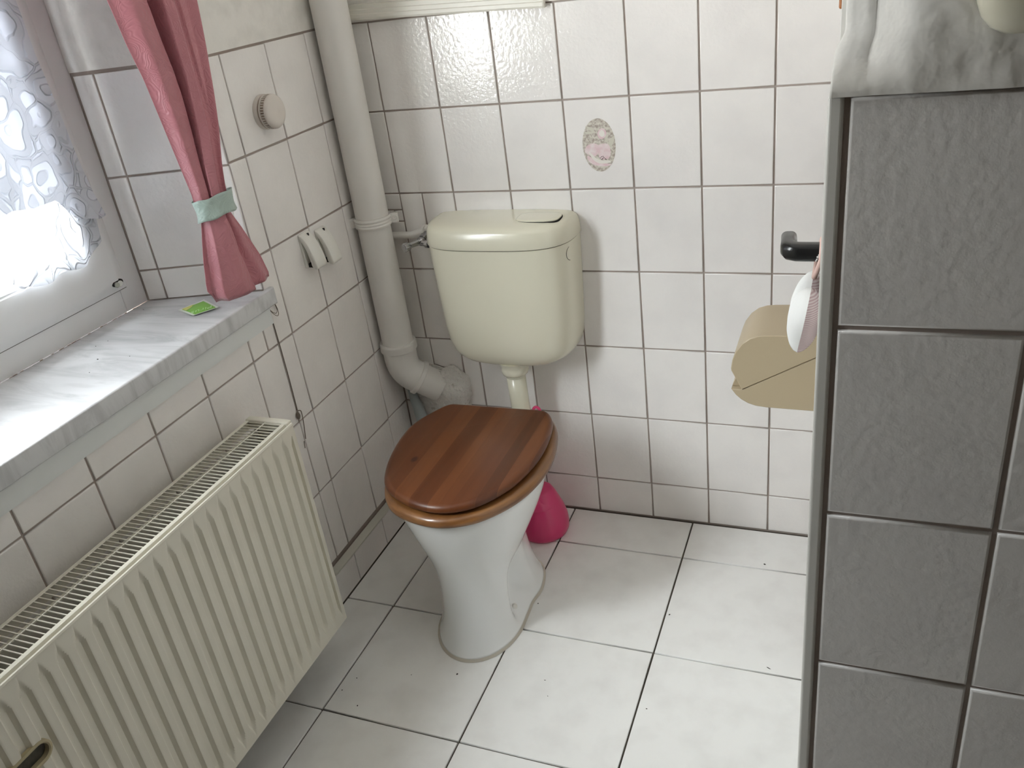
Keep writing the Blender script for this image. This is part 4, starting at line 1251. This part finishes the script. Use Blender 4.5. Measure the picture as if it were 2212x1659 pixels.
for (x, z, s_) in ((1.1330, 1.0500, 0.0016), (1.1345, 1.0525, 0.0014), (1.1320, 1.0470, 0.0012), (1.1310, 1.0452, 0.0010), (1.1360, 1.0550, 0.0016), (1.1372, 1.0580, 0.0010)):
    v = bmesh.ops.create_icosphere(bm, subdivisions=2, radius=s_, matrix=Matrix.Translation((x, HY - 0.0105, z)))
    for vv in v['verts']: vv.co.y = HY - 0.0105 + (vv.co.y - (HY - 0.0105)) * 0.3
obj('worn_patch', bm, mat('bare_white_wear', (0.70, 0.70, 0.68), 0.5), dr)

# cushion hanging from the lever
cu = thing('hanging_cushion', 'small white and pink striped cushion hanging from the black door handle', 'cushion', (1.118, -0.80, 0.91))
ctr = Vector((1.1210, -0.797, 0.972)); tilt = math.radians(9)
def cush(side):
    bm = bmesh.new()
    n1, n2 = 28, 40
    rows = []
    for i in range(n1 + 1):
        r = i / n1
        row = []
        for k in range(n2):
            a = 2 * PI * k / n2
            # heart outline in (y, z)
            hx = 16 * math.sin(a) ** 3 / 17.0
            hz = (13 * math.cos(a) - 5 * math.cos(2 * a) - 2 * math.cos(3 * a) - math.cos(4 * a)) / 17.0
            y = hx * 0.062 * r; z = (hz * r) * 0.060 + 0.001
            th = side * (0.0205 if side < 0 else 0.021) * (max(0, 1 - r ** 2.6)) ** 0.62
            th += side * 0.0012 * noise.noise(Vector((y * 60, z * 60, side))) * (1 - r)
            zz = z; xx = th
            row.append(bm.verts.new(ctr + Vector((xx * math.cos(tilt) - zz * math.sin(tilt) * -1, y, zz * math.cos(tilt) - xx * math.sin(tilt)))))
            if i == 0: break
        rows.append(row)
    for i in range(1, n1):
        for k in range(n2):
            bm.faces.new([rows[i][k], rows[i][(k + 1) % n2], rows[i + 1][(k + 1) % n2], rows[i + 1][k]])
    for k in range(n2):
        bm.faces.new([rows[0][0], rows[1][(k + 1) % n2], rows[1][k]])
    return bm
obj('white_side', cush(-1), M['cotton'], cu, smooth=True)
obj('striped_side', cush(1), M['stripe'], cu, smooth=True)
bm = bmesh.new()
tube(bm, [(1.1290, -0.797, 1.018), (1.1330, -0.806, 1.032), (1.1370, -0.8155, 1.048), (1.1375, -0.8130, 1.066), (1.1370, -0.797, 1.0690), (1.1350, -0.786, 1.058), (1.1310, -0.788, 1.036), (1.1290, -0.796, 1.018)], 0.0032, 8)
obj('hanging_ribbon', bm, M['ribbon'], cu, smooth=True)
settle(cu)

# ------------------------------------------------------------------ cream fitting and wooden strip high on the right wall
bm = bmesh.new()
rings = []
for k in range(15):
    t = k / 14
    z = 1.3300 + 0.0008 + 0.22 * t ** 1.8
    w = 0.0340 * min(1, (1 - (1 - min(1, t * 2.2)) ** 2.4)) ** 0.75 + 0.001
    d = 0.030 * min(1, (1 - (1 - min(1, t * 2.4)) ** 2)) ** 0.7 + 0.001
    cx0 = 1.2740 + 0.004 * (1 - t) - 0.0
    rings.append([(cx0 + w * math.copysign(abs(math.cos(a)) ** 0.7, math.cos(a)), -1.1185 - (d * abs(math.sin(a)) ** 0.8 if math.sin(a) > 0 else 0.0), z) for a in [2 * PI * q / 36 for q in range(36)]])
loft(bm, rings)
o = obj('wall_fitting', bm, M['cream_fit'], None, smooth=True)
tag(o, 'glossy cream plastic wall fitting with rounded lower end, top right corner', 'wall fitting')
bm = bmesh.new(); box(bm, 1.1430, XR + 0.001, -0.815, -0.785, 1.3262, 1.52, 0.002)
o = obj('wooden_strip', bm, M['peg'], None)
tag(o, 'brown varnished wooden strip end beside the plaster corner at the top', 'wooden strip')

# ------------------------------------------------------------------ pink curtain with mint tie
def curtain_mesh(zs, Lt, Rt, amp, folds, ncol=110):
    """folds: list of (t, depth) control points per z key"""
    bm = bmesh.new()
    rows = []
    for z in zs:
        L_ = Vector(lerp_table(Lt, z)); R_ = Vector(lerp_table(Rt, z))
        fd = lerp_rows(folds, z)
        d = (R_ - L_); nrm = Vector((-d.y, d.x)).normalized()
        if nrm.x < 0: nrm = -nrm
        row = []
        for i in range(ncol + 1):
            t = i / ncol
            dep = interp_smooth(fd, t)
            p = L_ + d * t + nrm * dep
            w_ = noise.noise(Vector((t * 5, z * 9, 4))) * 0.0016
            xw = 0.006 if p.y > OY0 - 0.02 else -0.30
            row.append(bm.verts.new((max(p.x + w_, xw), p.y, z)))
        rows.append(row)
    for a, b in zip(rows, rows[1:]):
        for i in range(ncol):
            bm.faces.new([a[i], a[i + 1], b[i + 1], b[i]])
    return bm
def interp_smooth(tab, x):
    for (a, va), (b, vb) in zip(tab, tab[1:]):
        if x <= b:
            return va + (vb - va) * sstep(a, b, x)
    return tab[-1][1]
def lerp_rows(keys, z):
    if z <= keys[0][0]: return keys[0][1]
    for (za, ra), (zb, rb) in zip(keys, keys[1:]):
        if z <= zb:
            t = (z - za) / (zb - za)
            return [(p[0] + (q[0] - p[0]) * t, p[1] + (q[1] - p[1]) * t) for p, q in zip(ra, rb)]
    return keys[-1][1]
cur = thing('curtain', 'dusty pink curtain gathered by a mint band at the window', 'curtain', (-0.01, -0.54, 0.86))
LT = [(1.033, (-0.012, -0.5740)), (1.060, (-0.012, -0.5760)), (1.080, (-0.014, -0.5740)), (1.139, (-0.020, -0.577)), (1.227, (-0.020, -0.590)), (1.295, (-0.020, -0.600)), (1.359, (-0.020, -0.617)), (1.428, (-0.020, -0.629)), (2.05, (-0.01, -0.76))]
RT = [(1.033, (0.014, -0.5150)), (1.060, (0.012, -0.5080)), (1.076, (0.010, -0.505)), (1.111, (0.010, -0.498)), (1.183, (0.010, -0.477)), (1.261, (0.010, -0.462)), (1.325, (0.010, -0.453)), (1.407, (0.010, -0.445)), (2.05, (0.010, -0.38))]
zs = [1.040 + 0.0125 * k for k in range(40)] + [1.60, 1.75, 1.90, 2.05]
UPF = [(1.05, [(0, 0.000), (0.16, 0.014), (0.38, 0.012), (0.42, 0.001), (0.46, 0.016), (0.70, 0.016), (0.80, -0.004), (0.93, -0.002), (1.0, 0.002)]),
       (1.25, [(0, 0.002), (0.16, 0.022), (0.40, 0.014), (0.455, -0.012), (0.49, 0.024), (0.62, 0.027), (0.66, -0.004), (0.84, -0.002), (1.0, 0.004)]),
       (1.45, [(0, 0.004), (0.18, 0.028), (0.34, 0.018), (0.43, -0.024), (0.49, 0.030), (0.60, 0.032), (0.65, -0.006), (0.82, -0.004), (1.0, 0.006)]),
       (2.05, [(0, 0.004), (0.18, 0.034), (0.34, 0.018), (0.43, -0.028), (0.50, 0.030), (0.60, 0.032), (0.72, -0.024), (0.90, 0.010), (1.0, 0.006)])]
obj('upper_drape', curtain_mesh(zs, LT, RT, 1, UPF), M['curtain'], cur, smooth=True)
LB = [(0.858, (-0.024, -0.5860)), (0.876, (-0.022, -0.600)), (0.900, (-0.020, -0.600)), (0.946, (-0.018, -0.592)), (1.033, (-0.012, -0.5690)), (1.06, (-0.012, -0.5700))]
RB = [(0.858, (0.015, -0.455)), (0.863, (0.015, -0.449)), (0.918, (0.015, -0.462)), (0.992, (0.015, -0.496)), (1.025, (0.014, -0.5130)), (1.06, (0.012, -0.510))]
zs = [0.860 + 0.0092 * k for k in range(21)] + [1.05]
LOF = [(0.858, [(0, 0.000), (0.075, -0.002), (0.10, 0.000), (0.14, 0.022), (0.40, 0.030), (0.60, 0.024), (0.68, 0.006), (0.84, 0.013), (1.0, 0.000)]),
       (0.95, [(0, 0.000), (0.07, -0.002), (0.12, 0.004), (0.17, 0.020), (0.50, 0.026), (0.58, 0.024), (0.63, -0.002), (0.80, 0.008), (1.0, 0.000)]),
       (1.04, [(0, 0.000), (0.07, 0.000), (0.12, 0.006), (0.18, 0.014), (0.60, 0.016), (0.72, 0.015), (0.76, 0.000), (0.88, 0.003), (1.0, 0.000)])]
bm = curtain_mesh(zs, LB, RB, 1, LOF)
# the hem is uneven: the back pleat on the left hangs shorter
for v in bm.verts:
    if v.co.z < 0.935:
        k = sstep(0.935, 0.86, v.co.z)
        if v.co.y < -0.585: v.co.z += 0.014 * k
        v.co.z += 0.006 * k * sstep(-0.53, -0.45, v.co.y)
low = obj('lower_drape', bm, M['curtain'], cur, smooth=True)
for n_ in ('upper_drape', 'lower_drape'):
    m_ = bpy.data.objects[n_].modifiers.new('cloth', 'SOLIDIFY'); m_.thickness = 0.0012
# tie band
bm = bmesh.new()
rows = []
for j in range(9):
    t = j / 8
    row = []
    for k in range(64):
        a = 2 * PI * k / 64
        c, s = math.cos(a), math.sin(a)
        cy_ = -0.5405 + 0.004 * (1 - t) * 0; cx0 = 0.0045
        ry = 0.0420 - 0.002 * math.sin(t * PI); rx = 0.0225 - 0.002 * math.sin(PI * t)
        x = rx * math.copysign(abs(s) ** 0.85, s); y = ry * math.copysign(abs(c) ** 0.9, c)
        z = 1.0300 + 0.0410 * t + 0.010 * (-y / 0.05) * -0.25 + 0.0012 * math.sin(5 * a)
        lz = -0.006 * (1 - s) * 0.4
        row.append(bm.verts.new((cx0 + x + y * 0.22 + 0.0007 * math.sin(7 * a + t * 5), cy_ + y - 0.004 * (1 - t) * 0 + (1 - t) * 0.008 * (-1 if 0 else 0), z + lz)))
    rows.append(row)
for a, b in zip(rows, rows[1:]):
    for k in range(64): bm.faces.new([a[k], a[(k + 1) % 64], b[(k + 1) % 64], b[k]])
tb = obj('tie_band', bm, M['teal'], cur, smooth=True)
tb['label'] = 'pale mint satin band with a swirling emboss'
m_ = tb.modifiers.new('cloth', 'SOLIDIFY'); m_.thickness = 0.0015
bm = bmesh.new()
tube(bm, [(0.006, -0.497, 1.078), (0.004, -0.492, 1.055), (0.003, -0.493, 1.020), (0.003, -0.496, 1.000)], 0.0007, 6)
obj('tie_cord', bm, M['white_plastic'], cur)
# curtain rod above the frame
bm = bmesh.new(); tube(bm, [(0.0, -0.34, 2.06), (0.0, -2.15, 2.06)], 0.009, 14)
for y in (-0.40, -2.10): tube(bm, [(0.0, y, 2.06), (-0.004, y, 2.06), (-0.0045, y, 2.06)], 0.014, 12)
obj('curtain_rod', bm, M['white_plastic'], cur)
settle(cur)

# ------------------------------------------------------------------ lace curtain on the sash
lc = thing('lace_curtain', 'white floral lace curtain hanging in front of the window glass', 'lace curtain', (-0.225, -0.84, 0.97))
def lace_panel(name, x0, hem, right, mat_, amp, y_end=-1.10, ph=0.0):
    bm = bmesh.new()
    rows = []
    ztop = 2.0
    nz, ncol = 90, 120
    for j in range(nz + 1):
        t = j / nz
        row = []
        for i in range(ncol + 1):
            s = i / ncol
            # z first guess by row, then column y between the right edge at that height and y_end
            yh = -0.60 + (y_end + 0.60) * s
            zb = hem(yh)
            z = zb + (ztop - zb) * t ** 1.25
            yr = right(z)
            y = yr + (y_end - yr) * s
            x = x0 + amp * math.sin(y * 78 + ph + 1.5 * math.sin(z * 4)) * (0.35 + 0.65 * (1 - t)) + 0.0012 * noise.noise(Vector((y * 30, z * 12, ph)))
            row.append(bm.verts.new((x, y, z)))
        rows.append(row)
    for a, b in zip(rows, rows[1:]):
        for i in range(ncol): bm.faces.new([a[i], a[i + 1], b[i + 1], b[i]])
    return obj(name, bm, mat_, lc, smooth=True)
def hem_low(y):
    u = (-0.60 - y)
    return 0.984 + 0.010 * abs(math.sin((u) * 34)) * -1 + 0.022 * max(0, 1 - u / 0.030) + 0.035 * sstep(-0.79, -0.85, y)
def right_low(z): return lerp_table([(0.98, -0.652), (1.000, -0.628), (1.05, -0.622), (1.2, -0.632), (1.45, -0.645), (2.0, -0.66)], z)
def hem_up(y): return lerp_table([(-0.90, 1.135), (-0.85, 1.105), (-0.785, 1.120), (-0.735, 1.110), (-0.690, 1.112), (-0.665, 1.066), (-0.62, 1.050), (-0.59, 1.052)], y)
def right_up(z): return lerp_table([(1.05, -0.604), (1.10, -0.618), (1.17, -0.6255), (1.26, -0.629), (1.36, -0.636), (1.45, -0.637), (2.0, -0.65)], z)
lace_panel('lower_lace', -0.2250, hem_low, right_low, M['lace'], 0.0045)
lace_panel('upper_lace', -0.2140, hem_up, right_up, M['lace_dense'], 0.0035, ph=1.3)
bm = bmesh.new(); tube(bm, [(-0.2255, -0.62, 2.0), (-0.2255, -1.11, 2.0)], 0.004, 8)
obj('lace_rod', bm, M['white_plastic'], lc)
settle(lc)

# ------------------------------------------------------------------ sachet on the sill
pk = thing('sachet', 'small green and white paper sachet lying on the marble sill', 'sachet', (-0.087, -0.57, 0.838))
c4 = [Vector((-0.1320, -0.5830, 0.8388)), Vector((-0.1110, -0.5250, 0.8388)), Vector((-0.0360, -0.5685, 0.8425)), Vector((-0.0700, -0.6085, 0.8400))]
def pq(u, v):      # u: from left/back edge to front, v: along
    return (c4[0] * (1 - u) + c4[3] * u) * (1 - v) + (c4[1] * (1 - u) + c4[2] * u) * v
def patch(pts, dz, n=1):
    bm = bmesh.new()
    f = bm.faces.new([bm.verts.new(pq(u, v) + Vector((0, 0, dz))) for u, v in pts])
    return bm
bm = bmesh.new()
nn_ = 8
G0 = [[bm.verts.new(pq(i / nn_, j / nn_) + Vector((0, 0, 0.0012 * math.sin(PI * i / nn_) * math.sin(PI * j / nn_) + 0.0004))) for j in range(nn_ + 1)] for i in range(nn_ + 1)]
G1 = [[bm.verts.new(pq(i / nn_, j / nn_) + Vector((0, 0, -0.0004 - (0.0 if 0 < i < nn_ and 0 < j < nn_ else -0.0006)))) for j in range(nn_ + 1)] for i in range(nn_ + 1)]
for i in range(nn_):
    for j in range(nn_):
        bm.faces.new([G0[i][j], G0[i + 1][j], G0[i + 1][j + 1], G0[i][j + 1]])
        bm.faces.new([G1[i][j], G1[i][j + 1], G1[i + 1][j + 1], G1[i + 1][j]])
obj('paper', bm, M['paper'], pk, smooth=True)
def skin(name, cells, dz, m_):
    bm = bmesh.new()
    for (u0, u1, v0, v1) in cells:
        k = 6
        g = [[bm.verts.new(pq(u0 + (u1 - u0) * i / k, v0 + (v1 - v0) * j / k) + Vector((0, 0, 0.0012 * math.sin(PI * (u0 + (u1 - u0) * i / k)) * math.sin(PI * (v0 + (v1 - v0) * j / k)) + 0.0004 + dz))) for j in range(k + 1)] for i in range(k + 1)]
        for i in range(k):
            for j in range(k): bm.faces.new([g[i][j], g[i + 1][j], g[i + 1][j + 1], g[i][j + 1]])
    return obj(name, bm, m_, pk)
skin('green_print', [(0.12, 0.97, 0.09, 0.91)], 0.0003, M['green'])
bm = bmesh.new()
yp = [(0.12, 0.09), (0.40, 0.09), (0.36, 0.22), (0.26, 0.38), (0.15, 0.50), (0.12, 0.56)]
bm.faces.new([bm.verts.new(pq(u, v) + Vector((0, 0, 0.0022))) for u, v in yp])
obj('yellow_print', bm, M['yellow'], pk)
# lettering along the front edge, read from the window side
fc = bpy.data.curves.new('lettering', 'FONT')
fc.body = 'Pirus'
fc.size = 0.0215; fc.extrude = 0.0001; fc.shear = 0.25; fc.align_x = 'CENTER'; fc.align_y = 'CENTER'; fc.space_character = 1.05
to = bpy.data.objects.new('lettering', fc)
dg = bpy.context.evaluated_depsgraph_get
COL.objects.link(to)
bpy.context.view_layer.update()
me = bpy.data.meshes.new_from_object(to.evaluated_get(bpy.context.evaluated_depsgraph_get()))
bpy.data.objects.remove(to)
me.name = 'lettering'
lo = link('lettering', me, M['lettering'], pk)
e_v = (c4[3] - c4[2]).normalized()          # reading direction: from right to left along the front edge
e_u = (c4[0] - c4[3]); e_n = e_v.cross(e_u).normalized()
if e_n.z < 0: e_n = -e_n
e_up = -(e_n.cross(e_v)).normalized()
if e_up.dot((pq(1, .5) - pq(0, .5))) < 0: e_up = -e_up
tm = Matrix((e_v, e_up, e_v.cross(e_up))).transposed().to_4x4()
tm.translation = pq(0.80, 0.48) + Vector((0, 0, 0.0022))
for v in me.vertices: v.co = tm @ v.co
settle(pk)

# ------------------------------------------------------------------ thin cables beside the window
bm = bmesh.new()
def wiggle(pts): return smooth_poly([tuple(p) for p in pts], 6, closed=False)
tube(bm, wiggle([(0.003, -0.470, 0.799), (0.0030, -0.4665, 0.770), (0.0022, -0.4635, 0.712), (0.0022, -0.4630, 0.631), (0.0022, -0.4640, 0.560), (0.0028, -0.4655, 0.542)]), 0.0011, 6)
tube(bm, wiggle([(0.0030, -0.4655, 0.5400), (0.0050, -0.4570, 0.5360), (0.0050, -0.4570, 0.5150), (0.0040, -0.4600, 0.4900), (0.0028, -0.4635, 0.4640)]), 0.0010, 6)
tube(bm, wiggle([(0.0030, -0.4715, 0.4620), (0.0030, -0.4745, 0.4450)]), 0.0010, 6)
tube(bm, wiggle([(0.0030, -0.4670, 0.7960), (0.0050, -0.4600, 0.7850), (0.0055, -0.4500, 0.7790), (0.0045, -0.4440, 0.7860), (0.0035, -0.4460, 0.7990)]), 0.0007, 6)
tube(bm, wiggle([(0.0030, -0.4670, 0.7950), (0.0060, -0.4590, 0.7800), (0.0065, -0.4480, 0.7720), (0.0050, -0.4420, 0.7820), (0.0035, -0.4440, 0.7990)]), 0.0007, 6)
tube(bm, wiggle([(0.003, -0.4670, 0.5400), (0.006, -0.4720, 0.5300), (0.003, -0.4700, 0.5150)]), 0.0009, 6)
cb = obj('thin_cable', bm, M['cable'], None, smooth=True)
tag(cb, 'thin brown cable down the left wall from sill end to radiator corner', 'cable')
bm = bmesh.new()
bmesh.ops.create_icosphere(bm, subdivisions=3, radius=0.0065, matrix=Matrix.Translation((0.0055, -0.4705, 0.531)) @ Matrix.Diagonal((0.6, 0.75, 1.5, 1)))
for v in bm.verts: v.co += v.normal * 0.0012 * noise.noise(v.co * 500)
obj('cable_knot', bm, M['cable'], cb, smooth=True)

# ------------------------------------------------------------------ specks of dirt
def fleck(bm, p, U, V, Nn, l, w, bend=0.0):
    p, U, V, Nn = Vector(p), Vector(U), Vector(V), Vector(Nn)
    q = [(-l, 0), (-l * .3, w), (l * .5, w * .8), (l, bend), (l * .4, -w), (-l * .4, -w * .7)]
    lo_ = [bm.verts.new(p + U * a + V * b) for a, b in q]
    hi_ = [bm.verts.new(p + U * a * .8 + V * b * .8 + Nn * 0.0007) for a, b in q]
    bm.faces.new(hi_)
    for i in range(6): bm.faces.new([lo_[i], lo_[(i + 1) % 6], hi_[(i + 1) % 6], hi_[i]])
bm = bmesh.new()
FL = [(0.402, -0.652, .0028, .0022), (1.010, -0.135, .0032, .0024), (0.2225, -0.790, .0020, .0016), (0.505, -0.395, .0020, .0014), (1.055, -0.470, .0055, .0010), (0.18, -0.72, .0016, .0012), (0.165, -0.76, .0018, .0014), (0.82, -0.36, .003, .0015), (0.30, -0.68, .0012, .0008), (0.60, -0.62, .0020, .0007), (0.62, -0.66, .0016, .0007), (0.83, -0.64, .002, .001)]
for (x, y, l, w) in FL:
    a = random.random() * 3
    fleck(bm, (x, y, 0.0001), (math.cos(a), math.sin(a), 0), (-math.sin(a), math.cos(a), 0), (0, 0, 1), l, w)
o = obj('dirt_flecks', bm, M['speck'], None)
tag(o, 'tiny dark dirt flecks scattered over the white floor tiles', 'dirt', kind='stuff')
bm = bmesh.new()
for (x, y, l, w) in [(-0.130, -0.810, .0022, .0014), (-0.185, -0.760, .0012, .0009), (-0.178, -0.735, .001, .0007), (-0.10, -0.86, .0012, .0008), (-0.225, -0.585, .0016, .0012), (-0.070, -0.790, .001, .0008)]:
    fleck(bm, (x, y, 0.8379), (1, 0, 0), (0, 1, 0), (0, 0, 1), l, w)
o = obj('sill_crumbs', bm, M['speck'], None)
tag(o, 'a few dark crumbs lying on the marble window sill', 'dirt', kind='stuff')
